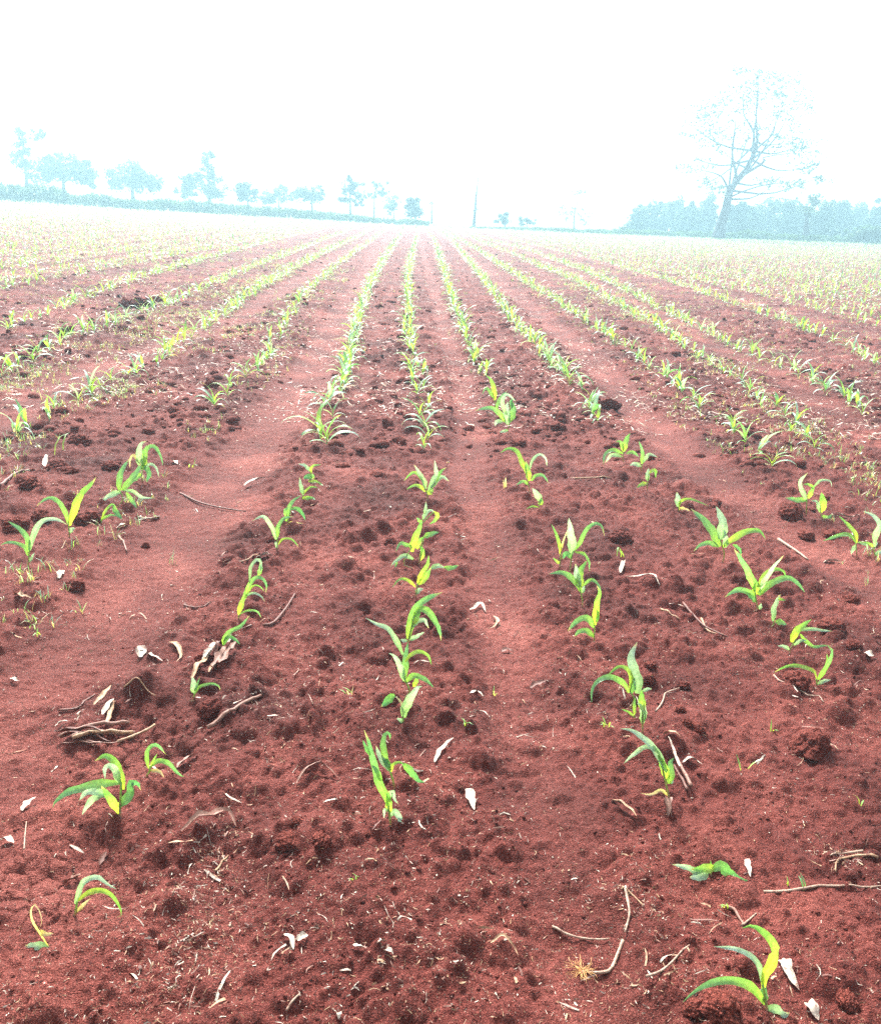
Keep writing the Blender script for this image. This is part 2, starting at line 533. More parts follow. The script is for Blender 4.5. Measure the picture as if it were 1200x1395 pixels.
def traced_plant(base, label, leaves, sr=1.0):
    rnd = random.Random(int(base[0] * 7 + base[1] * 13))
    b = at(*base)
    root = link("maize_seedling", None)
    root.location = b
    root.empty_display_size = 0.05
    tag(root, label, "maize seedling", "maize seedlings in the planted rows")
    mpp = (b - cam.location).length / F          # metres per photo pixel here
    top = None
    starts = []
    for wpx, code, pts in leaves:
        L = sum(math.hypot(pts[i + 1][0] - pts[i][0], pts[i + 1][1] - pts[i][1]) for i in range(len(pts) - 1)) * mpp
        dep = rnd.uniform(-0.35, 0.35) * L
        s, P = 0.0, []
        for i, p in enumerate(pts):
            if i: s += math.hypot(p[0] - pts[i - 1][0], p[1] - pts[i - 1][1]) * mpp
            q = on_plane(p[0], p[1], b.y + dep * (s / L) ** 1.3)
            P.append(q)
        lo = [max(q.z, H1(q.x, q.y) + 0.004) for q in P]
        P = [Vector((q.x, q.y, z)) - b for q, z in zip(P, lo)]
        P = smooth_path(P, 15)
        starts.append(P[0])
        V, Fc, C = blade(P, wpx * mpp * 1.0, screen_side(P, rnd), code, rnd, seg=15, across=4, prof=1.1)
        link("leaf", mesh_np("leaf", V, Fc, M_LEAF, C, {"u": np.tile(np.linspace(-1, 1, 5), len(V) // 5)}), root)
    st = sorted(starts, key=lambda q: q[2])
    low, top = st[0], max(starts[:2], key=lambda q: q[2])
    path = [(0, 0, -0.015), (0, 0, 0.002), tuple(np.array(low) * 0.6), tuple(top)]
    if np.linalg.norm(top) < 0.015: path = path[:2] + [tuple(top)]
    P = smooth_path(path, 9)
    r = 0.0034 * sr * np.linspace(1.0, 0.75, 9)
    V, Fc = tube(P, r, 8)
    t = np.clip(V[:, 2:3] / max(top[2], 0.02), 0, 1)
    C = np.array((0.34, 0.22, 0.16)) * (1 - t) ** 2 + np.array((0.24, 0.42, 0.10)) * (1 - (1 - t) ** 2)
    link("stalk", mesh_np("stalk", V, Fc, M_LEAF, C), root)
    return root

PLANTS = [
 ((38, 770), "three-leaved seedling at the far left edge",
  [(7, 'g', [(39, 752), (38, 736), (30, 723), (20, 716), (11, 710)]), (7.5, 'b', [(40, 750), (45, 730), (52, 716), (62, 708), (78, 708), (92, 715)]),
   (5, 'g', [(38, 757), (33, 745), (22, 740), (10, 739), (1, 743)]), (6, 'b', [(39, 766), (44, 760), (47, 753)])]),
 ((94, 732), "seedling with one steep kinked leaf directly left of the round dark clod",
  [(10, 'y', [(94, 716), (99, 700), (106, 681), (112, 671), (122, 662), (131, 650)]), (6.5, 'g', [(93, 713), (88, 696), (80, 684), (68, 678), (55, 685), (50, 690)]),
   (6, 'b', [(95, 726), (98, 721), (103, 720)])]),
 ((138, 713), "tiny seedling touching the right side of the round dark clod",
  [(5, 'y', [(138, 708), (145, 695), (153, 687), (160, 694)]), (4, 'g', [(138, 708), (150, 702), (160, 703)]), (7, 'k', [(154, 690), (160, 700), (167, 708)])]),
 ((160, 690), "bushy seedling with crossing leaves just below the drooping tufted plant on the left",
  [(9, 'g', [(163, 668), (163, 652), (168, 638), (176, 625)]), (9, 'g', [(166, 668), (180, 652), (188, 640), (192, 630)]),
   (8, 'b', [(165, 670), (150, 675), (143, 685), (137, 692)]), (5, 'b', [(167, 668), (180, 669), (195, 678), (212, 683)]), (6, 'g', [(172, 671), (182, 685), (188, 701)])]),
 ((194, 656), "tufted seedling with a yellow heart and drooping leaves, top of the left cluster",
  [(9, 'b', [(194, 640), (189, 620), (192, 605), (200, 601)]), (11, 'y', [(195, 640), (196, 622), (200, 607)]), (6.5, 'g', [(195, 636), (200, 612), (210, 608), (219, 621), (222, 634)]),
   (4, 'b', [(195, 640), (205, 632), (213, 638), (217, 651)]), (7, 'k', [(196, 634), (203, 644), (200, 657)]), (7, 'g', [(192, 645), (185, 652), (178, 659)]), (4, 'd', [(190, 630), (182, 620), (177, 628), (177, 637)])]),
 ((164, 1112), "large sprawling seedling with a long leaf reaching left, below the dry stalk bundle",
  [(10, 'y', [(168, 1076), (166, 1062), (160, 1045), (153, 1034), (143, 1030), (129, 1037)]), (12, 'g', [(165, 1066), (140, 1068), (112, 1074), (90, 1081), (76, 1092), (72, 1101)]),
   (13, 'k', [(162, 1099), (172, 1090), (179, 1078), (178, 1067), (186, 1068), (192, 1077)]), (12, 'y', [(163, 1110), (155, 1096), (146, 1083), (138, 1071)]),
   (9, 'b', [(146, 1084), (132, 1085), (121, 1095), (112, 1110)]), (9, 'b', [(146, 1083), (126, 1078), (115, 1082), (108, 1091)]), (9, 'b', [(163, 1068), (158, 1052), (150, 1043), (143, 1047), (143, 1061)])]),
 ((200, 1058), "small two-armed seedling on cracked crust, right of the large sprawling one",
  [(6, 'g', [(203, 1047), (200, 1034), (203, 1020), (213, 1015), (226, 1028)]), (6.5, 'g', [(205, 1045), (215, 1037), (228, 1039), (242, 1053), (250, 1068), (254, 1086)]),
   (3, 'y', [(204, 1047), (209, 1036), (215, 1026)]), (5, 'd', [(205, 1050), (217, 1051), (224, 1060)])]),
 ((101, 1247), "wilting seedling with two pale arched leaves at the lower left",
  [(8, 'b', [(103, 1232), (108, 1214), (117, 1200), (132, 1195), (145, 1204), (159, 1212)]), (6.5, 'y', [(105, 1228), (120, 1217), (137, 1213), (152, 1220), (163, 1235), (166, 1250), (160, 1262)]),
   (5, 'd', [(104, 1243), (115, 1232), (124, 1224)])]),
 ((66, 1292), "withered seedling curled in a loop near the bottom left corner",
  [(2.6, 'd', [(66, 1290), (55, 1273), (44, 1255), (42, 1240), (48, 1233), (55, 1245), (57, 1258), (52, 1268)]), (11, 'b', [(66, 1291), (52, 1292), (36, 1298)]), (5.5, 'd', [(55, 1268), (62, 1273), (73, 1272)])]),
 ((264, 954), "short seedling with a pale upright leaf beside the dark clod below the flat husk pile",
  [(9, 'b', [(264, 944), (264, 933), (262, 922)]), (4.5, 'g', [(266, 945), (272, 936), (285, 932), (297, 934), (300, 941)]), (4, 'g', [(265, 942), (270, 930), (272, 923)])]),
 ((303, 887), "thin bent seedling rising from the pile of dry maize husks",
  [(7, 'g', [(303, 880), (306, 869), (315, 860), (325, 855), (333, 848), (340, 838)]), (6, 'k', [(305, 878), (311, 868), (320, 871), (327, 878)])]),
 ((325, 843), "tall stepped seedling with curling leaves just above the dry husk pile",
  [(7, 'y', [(325, 838), (328, 826), (333, 812), (335, 801)]), (3.5, 'g', [(328, 836), (338, 832), (350, 833), (356, 842)]), (6, 'g', [(334, 815), (338, 800), (347, 788), (357, 788), (363, 797), (362, 808)]),
   (3, 'y', [(336, 810), (345, 798), (355, 800), (360, 806)]), (3.5, 'b', [(335, 812), (345, 808), (355, 812), (361, 820)]), (5.5, 'b', [(340, 792), (342, 774), (350, 762), (356, 768), (354, 783)]), (6, 'g', [(352, 784), (355, 774), (354, 766)])]),
 ((378, 750), "seedling with two raised arms beside the smooth left track",
  [(6.5, 'b', [(376, 735), (370, 718), (362, 706), (355, 704), (343, 710)]), (6, 'g', [(378, 732), (379, 718), (386, 707), (400, 703)]), (3.5, 'y', [(379, 742), (385, 735), (395, 734), (403, 740), (407, 746)]), (5, 'b', [(377, 747), (375, 737)])]),
 ((390, 717), "dark green seedling tucked right behind the two-armed one by the left track",
  [(7, 'g', [(390, 710), (393, 697), (398, 684), (410, 675)]), (6, 'k', [(396, 694), (405, 693), (412, 700), (416, 709)]), (2.5, 'd', [(393, 712), (398, 713), (406, 714), (414, 728)]), (5, 'g', [(391, 705), (388, 696), (394, 690)])]),
 ((411, 683), "seedling with a tall pale blade second above the two-armed one by the left track",
  [(6, 'b', [(413, 674), (410, 662), (408, 650)]), (6.5, 'y', [(411, 680), (420, 678), (426, 686)]), (5, 'g', [(414, 683), (424, 685), (429, 693), (430, 701)]), (3.5, 'y', [(413, 673), (422, 664), (433, 664)])]),
 ((426, 656), "small pale seedling with a hooked leaf over the left row, below the dense clumps",
  [(4, 'y', [(424, 645), (424, 637), (429, 634), (438, 633)]), (5, 'b', [(424, 643), (415, 634), (406, 632)]), (4.5, 'y', [(420, 656), (430, 656), (438, 661), (441, 671)]), (8, 'k', [(425, 652), (420, 649), (413, 652)]), (5, 'g', [(426, 652), (426, 645)])]),
 ((549, 985), "centre-row seedling with a broad pale blade and white torn base, lowest of its chain",
  [(13, 'b', [(550, 978), (552, 965), (560, 950), (568, 938), (575, 935)]), (4, 'd', [(549, 975), (548, 962), (543, 953), (537, 948)]), (11, 'k', [(538, 947), (531, 952), (525, 958), (519, 963)]), (8, 'b', [(550, 986), (545, 983), (541, 982)])]),
 ((551, 952), "centre-row seedling with long ladder-like leaves, second from the bottom of its chain",
  [(9, 'b', [(551, 928), (546, 910), (538, 895), (530, 890)]), (10, 'g', [(551, 925), (552, 905), (553, 890), (556, 876)]), (8, 'g', [(552, 930), (560, 922), (568, 921), (579, 926), (591, 937)]),
   (5.5, 'y', [(552, 902), (560, 892), (570, 888), (582, 892), (588, 906)]), (8, 'b', [(549, 892), (542, 878), (534, 864), (526, 855), (512, 850), (498, 842)]), (7, 'y', [(563, 936), (567, 928), (568, 921)])]),
 ((556, 885), "centre-row seedling with a bright yellow heart and drooping right leaf",
  [(12, 'g', [(556, 870), (558, 855), (562, 840), (570, 824), (583, 815), (603, 807)]), (10, 'g', [(564, 840), (571, 830), (583, 833), (592, 846), (599, 860), (601, 873)]), (6, 'b', [(557, 872), (568, 867), (578, 861)]),
   (7, 'b', [(561, 855), (568, 847), (578, 845), (584, 856)]), (10, 'y', [(563, 850), (567, 841), (572, 830)]), (5, 'b', [(555, 873), (550, 873), (545, 871)])]),
 ((532, 1125), "nearest centre seedling, with a tall leaf climbing left and one hanging leaf",
  [(11, 'g', [(529, 1098), (522, 1078), (514, 1058), (509, 1038), (504, 1016), (496, 995)]), (9, 'b', [(531, 1112), (537, 1106), (543, 1112), (546, 1125), (543, 1140), (548, 1149)]), (6, 'b', [(530, 1090), (534, 1078), (538, 1090), (543, 1096)]),
   (10, 'y', [(530, 1108), (529, 1092), (529, 1077)]), (4, 'b', [(529, 1106), (524, 1103), (523, 1115)]), (6, 'k', [(504, 1030), (498, 1018), (494, 1008)]), (7, 'g', [(519, 1064), (514, 1052), (506, 1042)])]),
 ((537, 1074), "dark-stemmed seedling just behind the nearest centre one, its right leaf ending in a dark lobe",
  [(9, 'g', [(532, 1050), (525, 1034), (522, 1015), (525, 999), (531, 1001), (531, 1008)]), (9, 'b', [(531, 1050), (524, 1040), (517, 1030), (512, 1016)]), (4.5, 'y', [(533, 1052), (535, 1042), (545, 1039), (553, 1044)]),
   (10, 'k', [(550, 1041), (560, 1052), (569, 1063), (578, 1071)]), (8, 'k', [(531, 1047), (525, 1036), (519, 1030)])]),
 ((913, 1096), "seedling with a long pale leaf sweeping left, beside two dark broken stalks",
  [(11, 'b', [(908, 1052), (900, 1035), (890, 1020), (878, 1008), (862, 996), (845, 993)]), (6.5, 'b', [(898, 1027), (890, 1019), (878, 1018), (863, 1028), (850, 1040)]), (10, 'g', [(911, 1068), (914, 1052), (913, 1040), (918, 1033)]),
   (11, 'y', [(910, 1062), (904, 1045), (896, 1028)]), (4.5, 'd', [(911, 1085), (900, 1077), (886, 1083), (873, 1081)]), (5, 'b', [(913, 1068), (917, 1062)])]),
 ((875, 998), "pale narrow seedling between the feathery upright one and the long sweeping one",
  [(9, 'b', [(875, 986), (876, 972), (873, 962), (868, 958)]), (10, 'y', [(875, 968), (874, 952), (874, 940)]), (5, 'b', [(875, 942), (882, 939), (888, 939)]), (7, 'b', [(876, 984), (878, 970), (877, 958)])]),
 ((864, 982), "tiny thin seedling with one narrow left leaf, below the feathery upright one",
  [(4, 'y', [(864, 976), (855, 970), (846, 966)]), (5, 'y', [(864, 974), (864, 960), (866, 950)])]),
 ((858, 966), "feathery upright seedling with one broad blue-green blade standing highest to its right",
  [(14, 'b', [(868, 945), (869, 928), (862, 908), (860, 892), (868, 875)]), (6, 'y', [(858, 942), (860, 925), (855, 912), (845, 908), (835, 914), (824, 924)]), (8, 'g', [(857, 944), (850, 932), (838, 924), (825, 923), (812, 930), (806, 943), (806, 957)]),
   (9, 'k', [(860, 945), (862, 930), (859, 918)])]),
 ((1043, 1376), "nearest bottom right seedling with a hooked yellow-green leaf and a fallen blue leaf",
  [(13, 'y', [(1041, 1347), (1043, 1328), (1052, 1314), (1056, 1298), (1051, 1284), (1042, 1272), (1025, 1262), (1011, 1265)]), (7.5, 'b', [(1039, 1342), (1036, 1325), (1028, 1308), (1015, 1298), (995, 1292), (972, 1290)]),
   (11, 'g', [(1042, 1368), (1032, 1354), (1018, 1342), (1000, 1336), (980, 1337), (962, 1342), (945, 1352), (930, 1366)]), (14, 'b', [(1045, 1377), (1055, 1376), (1065, 1386), (1073, 1398)]), (9, 'k', [(1042, 1366), (1040, 1350), (1042, 1336)])]),
 ((968, 1193), "prostrate seedling with a broad leaf draped to the right, above the bottom right one",
  [(14, 'k', [(970, 1185), (982, 1180), (993, 1190), (1003, 1207), (1011, 1219), (1015, 1229)]), (8, 'b', [(962, 1185), (948, 1187), (935, 1182), (915, 1178)]), (14, 'b', [(965, 1187), (952, 1198), (939, 1196)]),
   (3.5, 'y', [(968, 1187), (968, 1172)]), (11, 'y', [(974, 1184), (962, 1183), (942, 1185)])]),
 ((984, 767), "broad seedling with two tall bright blades and a long right leaf, third row right",
  [(12, 'g', [(980, 745), (972, 728), (962, 712), (952, 703), (941, 693)]), (14, 'b', [(981, 735), (984, 715), (981, 702), (975, 690)]), (9, 'y', [(984, 745), (995, 736), (1008, 728), (1022, 723), (1035, 724), (1043, 735)]),
   (7, 'g', [(978, 745), (968, 740), (955, 742), (945, 751)]), (8, 'b', [(988, 746), (988, 732), (986, 722)]), (5, 'k', [(998, 742), (1007, 748), (1010, 757)])]),
 ((924, 697), "thin arched seedling with a white torn leaf behind the broad one",
  [(9, 'b', [(924, 690), (923, 680), (922, 670)]), (4, 'y', [(925, 696), (927, 683), (940, 680), (955, 685), (966, 690)]), (5, 'd', [(925, 692), (933, 694), (940, 700)])]),
 ((1028, 833), "spidery seedling with seven leaves right of the broad one, third row right",
  [(9, 'g', [(1028, 805), (1022, 786), (1012, 766), (1000, 748)]), (8, 'b', [(1034, 808), (1043, 790), (1053, 774), (1067, 757)]), (9, 'g', [(1034, 811), (1045, 799), (1060, 790), (1075, 788), (1087, 795), (1096, 807)]),
   (8, 'g', [(1028, 812), (1018, 806), (1003, 804), (987, 814)]), (6, 'y', [(1032, 800), (1042, 782), (1055, 776), (1067, 778), (1071, 788)]), (11, 'y', [(1031, 810), (1029, 797), (1026, 786)]), (9, 'k', [(1029, 820), (1022, 812), (1014, 806)]), (6, 'b', [(1034, 830), (1037, 822)])]),
 ((1051, 855), "small blue-green seedling between the spidery one and the drooping one",
  [(10, 'b', [(1053, 846), (1053, 832), (1057, 820), (1063, 810)]), (8, 'g', [(1056, 847), (1064, 848), (1071, 856)]), (4, 'y', [(1060, 816), (1070, 818)])]),
 ((1076, 889), "seedling bent over to the right above the looped one, right side",
  [(9, 'y', [(1078, 875), (1084, 861), (1094, 852), (1105, 844)]), (5, 'b', [(1090, 859), (1105, 857), (1120, 859), (1134, 860)]), (5, 'g', [(1090, 864), (1098, 874), (1108, 881), (1122, 880), (1130, 885)]), (5, 'b', [(1075, 885), (1068, 881), (1059, 880)]), (5, 'b', [(1081, 879), (1090, 873), (1099, 873)])]),
 ((1112, 934), "looped seedling arching left over a dark hollow on the right side",
  [(8, 'g', [(1114, 926), (1124, 913), (1131, 899), (1133, 888), (1127, 879)]), (5.5, 'y', [(1112, 925), (1108, 915), (1095, 909), (1076, 907), (1062, 912), (1054, 921)]), (5, 'b', [(1113, 933), (1122, 928), (1131, 932)]), (4, 'y', [(1124, 914), (1127, 900), (1126, 890)])]),
 ((1098, 702), "pale star-shaped seedling in the fourth row right",
  [(7, 'b', [(1099, 682), (1093, 668), (1090, 656), (1100, 644)]), (7, 'g', [(1099, 681), (1085, 681), (1069, 678)]), (6, 'y', [(1101, 679), (1106, 668), (1109, 661)]), (3.5, 'b', [(1108, 664), (1117, 655), (1130, 655), (1133, 663)]), (4, 'y', [(1108, 663), (1100, 660), (1094, 660)])]),
 ((1118, 706), "yellow upright seedling with a hanging leaf, next to the star-shaped one",
  [(10, 'y', [(1118, 698), (1121, 685), (1119, 671)]), (7, 'g', [(1120, 703), (1127, 709), (1131, 723)]), (5, 'b', [(1117, 698), (1113, 684), (1104, 682)])]),
 ((1167, 757), "low claw-shaped seedling near the right edge",
  [(8, 'y', [(1167, 740), (1164, 726), (1155, 716), (1143, 703)]), (6, 'g', [(1166, 740), (1158, 730), (1148, 728), (1135, 732), (1121, 737)]), (5, 'b', [(1166, 742), (1161, 750), (1159, 757)]), (5, 'b', [(1169, 739), (1179, 742), (1182, 757)])]),
 ((1191, 761), "pale seedling cut by the right edge of the picture",
  [(9, 'b', [(1191, 745), (1192, 730), (1197, 715), (1190, 703), (1176, 697)]), (4, 'y', [(1190, 745), (1182, 740), (1174, 739)]), (6, 'b', [(1192, 756), (1202, 750)])]),
 ((763, 774), "slim seedling with one bright tip, leftmost of the first right row's upper cluster",
  [(6.5, 'y', [(763, 755), (762, 744), (758, 730), (751, 714)]), (2.5, 'd', [(764, 752), (767, 738), (773, 722)]), (4, 'y', [(762, 768), (753, 760)])]),
 ((776, 782), "seedling with a tall blunt blue-green blade in the first right row",
  [(12, 'b', [(778, 755), (779, 740), (777, 725), (775, 706)]), (6.5, 'g', [(780, 751), (788, 743), (795, 728), (803, 717), (813, 713), (820, 718), (823, 730)]), (8, 'k', [(778, 760), (771, 754), (766, 762)]), (5, 'g', [(783, 752), (795, 755), (802, 765), (803, 781)])]),
 ((793, 828), "seedling with a drooping arm and a yellow blade, middle of the first right row cluster",
  [(9, 'g', [(791, 806), (786, 795), (775, 785), (765, 780), (748, 782)]), (10, 'b', [(789, 800), (786, 782), (784, 768)]), (10, 'y', [(791, 800), (790, 780), (799, 764)]), (5, 'g', [(794, 798), (805, 790), (815, 797), (819, 809)]), (6, 'b', [(793, 808), (796, 798)])]),
 ((810, 876), "seedling with two claw leaves to the left, lowest of the first right row cluster",
  [(9, 'y', [(810, 852), (812, 838), (813, 822), (817, 808), (813, 798)]), (9, 'g', [(809, 855), (803, 845), (793, 842), (783, 849), (773, 860)]), (8, 'g', [(809, 868), (800, 860), (790, 860), (782, 868)]), (5, 'g', [(813, 848), (814, 836), (812, 828)])]),
 ((581, 683), "star-shaped seedling with many thin blades in the centre row",
  [(7.5, 'b', [(580, 666), (577, 655), (571, 645), (564, 633)]), (5, 'y', [(577, 658), (571, 648), (562, 644), (550, 655)]), (7.5, 'b', [(584, 668), (590, 655), (594, 645), (592, 627)]), (7, 'y', [(587, 664), (593, 655), (600, 643), (608, 637)]),
   (7, 'b', [(588, 664), (596, 653), (604, 650), (612, 656)]), (5, 'y', [(579, 670), (571, 662), (562, 662), (554, 667)]), (9, 'y', [(584, 674), (589, 663)])]),
 ((562, 775), "centre-row seedling with one broad yellow blade and curled left leaves",
  [(10, 'y', [(561, 752), (563, 740), (570, 722), (575, 708)]), (6, 'g', [(561, 745), (553, 742), (545, 741), (539, 752)]), (7, 'b', [(563, 762), (552, 757), (541, 763), (532, 775)]), (4, 'g', [(541, 763), (539, 772), (538, 780)])]),
 ((570, 768), "centre-row seedling with a green flag leaf to the right, touching the broad yellow one",
  [(7, 'y', [(568, 748), (571, 738), (577, 731)]), (8, 'g', [(577, 732), (586, 728), (598, 725)]), (7, 'y', [(572, 764), (576, 752), (571, 742)])]),
 ((574, 720), "thin hooked seedling in the centre row under the star-shaped one",
  [(6, 'b', [(576, 708), (580, 700), (587, 695), (592, 698)]), (6, 'y', [(591, 697), (596, 703), (590, 711), (585, 714)]), (5, 'b', [(578, 700), (580, 690), (580, 683)]), (5, 'g', [(573, 712), (570, 708), (568, 705)])]),
 ((566, 813), "centre-row seedling with a separate pale leaf pointing right, above the yellow-hearted one",
  [(8, 'y', [(569, 795), (575, 782), (582, 770), (584, 757)]), (9, 'y', [(570, 796), (580, 786), (587, 773)]), (7.5, 'b', [(587, 774), (597, 771), (606, 774)]), (7, 'g', [(605, 773), (615, 774), (625, 770)]), (4.5, 'y', [(566, 800), (558, 792), (545, 789), (534, 801)]), (7, 'b', [(567, 809), (571, 804), (577, 802)])]),
 ((735, 694), "short leaning seedling at the foot of the fountain-shaped one, first right row",
  [(9, 'b', [(736, 684), (733, 676), (725, 665)]), (8, 'y', [(736, 688), (737, 678)]), (3, 'y', [(733, 691), (725, 690), (716, 694)])]),
 ((722, 673), "fountain-shaped seedling with two long curved arms, first right row",
  [(7, 'y', [(717, 645), (711, 630), (704, 615), (693, 611), (681, 617)]), (10, 'y', [(721, 655), (718, 640), (716, 628)]), (4.5, 'b', [(721, 640), (726, 626), (735, 619), (743, 624), (745, 635)]), (5, 'g', [(724, 655), (730, 648), (740, 648), (747, 658)]), (5, 'g', [(720, 660), (712, 656), (703, 661)])]),
 ((692, 591), "thick pale tuft of drooping blades in the first right row",
  [(11, 'b', [(692, 578), (690, 560), (692, 547)]), (10, 'g', [(694, 575), (699, 560), (697, 545)]), (7.5, 'g', [(688, 575), (682, 565), (672, 557), (660, 556), (647, 560)]), (6, 'b', [(690, 565), (684, 548), (690, 537), (702, 546)]), (5, 'b', [(692, 586), (684, 588), (680, 598)]), (6, 'k', [(697, 556), (696, 547), (699, 543)]), (6, 'b', [(684, 575), (677, 574), (674, 580)])]),
 ((676, 572), "yellow-tipped seedling leaning over the thick pale tuft",
  [(7, 'y', [(674, 545), (673, 532), (669, 518), (662, 511)]), (5, 'g', [(673, 542), (663, 529), (657, 537)]), (6, 'g', [(676, 560), (680, 545), (691, 532)])]),
 ((850, 630), "pale bushy seedling in the second right row, right of the short brown stick",
  [(8, 'y', [(850, 615), (852, 602), (858, 590)]), (6, 'g', [(848, 618), (835, 613), (824, 620), (822, 634)]), (6, 'b', [(847, 622), (833, 620), (824, 638)]), (5, 'y', [(849, 615), (845, 602), (838, 602)]), (5, 'g', [(853, 618), (862, 616), (870, 622)])]),
 ((874, 642), "thin upright seedling with a hooked tip in the second right row",
  [(5, 'g', [(874, 632), (875, 615), (870, 601)]), (5, 'b', [(876, 630), (884, 619), (896, 623)]), (7, 'b', [(873, 635), (864, 632), (858, 634)])]),
 ((882, 668), "drooping small seedling at the low end of the second right row",
  [(6, 'b', [(882, 655), (882, 645), (884, 638)]), (5, 'y', [(884, 645), (892, 640), (893, 651)]), (6, 'y', [(881, 658), (874, 660), (867, 666)])]),
]
for b, lab, lv in PLANTS:
    traced_plant(b, lab, lv)
n_plants = len(PLANTS)

# ---- prototypes for the plants further up the rows
def gen_blades(rnd, seg, across, nl=None, scale=1.0, wide=1.0):
    """list of (V, F, C) blades of one seedling, base at origin, and stalk height"""
    nl = nl or rnd.choice((5, 5, 6, 7))
    hs_ = rnd.uniform(0.035, 0.06)
    az0 = rnd.uniform(0, 6.28)
    res = []
    for i in range(nl):
        f = i / (nl - 1)
        az = az0 + math.pi * i + rnd.uniform(-0.6, 0.6)
        L = (0.13 + 0.15 * math.sin(math.pi * (0.15 + 0.62 * f))) * rnd.uniform(0.8, 1.15)
        e0 = R(40 + 44 * f) + rnd.uniform(-.1, .1)
        droop = R(rnd.uniform(115, 190) * (1 - 0.55 * f))
        z0 = hs_ * (0.35 + 0.65 * f)
        P = [np.array([0, 0, z0])]
        n = seg - 1
        for k in range(n):
            e = e0 - droop * ((k + 0.5) / n) ** 1.4
            P.append(P[-1] + L / n * np.array([math.cos(az) * math.cos(e), math.sin(az) * math.cos(e), math.sin(e)]))
        P = np.array(P); P[:, 2] = np.maximum(P[:, 2], 0.006)
        tw = rnd.uniform(-0.9, 0.9)
        tt = np.linspace(0, 1, seg)
        side = np.stack([-math.sin(az) * np.cos(tw * tt), math.cos(az) * np.cos(tw * tt), np.sin(tw * tt)], 1)
        code = 'y' if f > 0.55 and rnd.random() < 0.6 else rnd.choice(('g', 'b', 'b', 'b', 'k'))
        if f < 0.2 and rnd.random() < 0.4: code = 'd'
        res.append(blade(P, wide * rnd.uniform(0.018, 0.028) * (0.75 + 0.4 * f), side, code, rnd, seg=seg, across=across, prof=1.0))
    return res, hs_

def stalk_mesh(hs_):
    P = np.array([[0, 0, -0.02], [0, 0, 0], [0, 0, hs_ * 0.5], [0.001, 0, hs_ + 0.02]])
    V, Fc = tube(P, [0.0036, 0.0036, 0.0033, 0.0024], 7)
    t = np.clip(V[:, 2:3] / hs_, 0, 1)
    return mesh_np("stalk", V, Fc, M_LEAF, np.array((0.34, 0.24, 0.16)) * (1 - t) + np.array((0.24, 0.42, 0.10)) * t)

PROTO = []
for k in range(14):
    rnd = random.Random(500 + k)
    bl, hs_ = gen_blades(rnd, 10, 2, rnd.choice((4, 5, 5, 6)), 1.0, 1.28)
    PROTO.append(([mesh_np("leaf", V, Fc, M_LEAF, C, {"u": np.tile(np.linspace(-1, 1, 3), len(V) // 3)}) for V, Fc, C in bl], stalk_mesh(hs_)))
SIMPLE = []
for k in range(12):
    rnd = random.Random(900 + k)
    bl, hs_ = gen_blades(rnd, 7, 2, rnd.choice((4, 5, 6)), 1.0, 1.12)
    m = MB()
    for V, Fc, C in bl: m.add(V, Fc, C)
    V, Fc = tube(np.array([[0, 0, -0.02], [0, 0, hs_ + .02]]), [0.004, 0.003], 4)
    m.add(V, Fc, (0.25, 0.36, 0.1))
    SIMPLE.append(m.mesh("maize_seedling", M_LEAF))

ROWS = {  # photo points along each planted row above the traced seedlings
 "the centre row": [(583, 622), (577, 580), (567, 520), (558, 470), (555, 420), (556, 375), (563, 340), (569, 318)],
 "the first row right of centre": [(664, 520), (652, 500), (630, 450), (614, 405), (603, 365), (592, 328)],
 "the second row right of centre": [(822, 592), (800, 560), (770, 520), (735, 480), (700, 440), (670, 400), (642, 362), (615, 326)],
 "the third row right of centre": [(1067, 672), (1040, 625), (985, 583), (910, 525), (832, 465), (760, 415), (700, 375), (650, 342), (625, 326)],
 "the fourth row right of centre, yellowish": [(1135, 640), (1085, 590), (1020, 535), (935, 475), (860, 428), (790, 388), (700, 348), (650, 328)],
 "the fifth row right of centre": [(1190, 575), (1160, 550), (1095, 515), (1015, 478), (965, 455), (880, 412), (800, 372), (720, 342), (670, 328)],
 "the sixth row right of centre": [(1200, 500), (1140, 470), (1040, 430), (930, 390), (830, 358), (700, 328)],
 "the first row left of centre": [(440, 618), (445, 575), (470, 512), (485, 450), (500, 400), (520, 360), (545, 322)],
 "the second row left of centre": [(280, 588), (290, 560), (320, 532), (360, 492), (385, 452), (410, 408), (455, 366), (505, 330)],
 "the third row left of centre": [(5, 600), (60, 570), (110, 545), (165, 520), (210, 498), (240, 470), (300, 432), (360, 392), (430, 352), (490, 322)],
 "the fourth row left of centre": [(0, 520), (50, 490), (95, 465), (140, 450), (200, 428), (260, 405), (330, 372), (400, 345), (460, 320)],
 "the fifth row left of centre": [(0, 455), (60, 432), (110, 412), (180, 386), (250, 363), (330, 340), (400, 322)],
}
rng = random.Random(4)
cand = []
gap_rows = {"the first row left of centre": 0.85, "the second row right of centre": 0.9, "the second row left of centre": 1.7, "the fourth row left of centre": 1.1}
XR = []
for nm, pts in ROWS.items():
    ys, xs = xline(pts)
    XR.append((ys, xs))
    y = ys[0]
    while y < 104:
        d = rng.uniform(0.13, 0.30) * (2.0 if rng.random() < 0.08 else 1.0) * gap_rows.get(nm, 1.0)
        if y < 8.5: d *= 1.3
        y += d
        if y > 40: y += 0.12
        x = float(np.interp(y, ys, xs)) + rng.gauss(0, 0.035)
        cand.append((y, x, nm))
cand.sort()
def row_x_far(k): return k
far = []
half = [(min(float(np.interp(40, ys, xs)) for ys, xs in XR), max(float(np.interp(40, ys, xs)) for ys, xs in XR))][0]
NI = 300 - n_plants
ind, rest = [], []
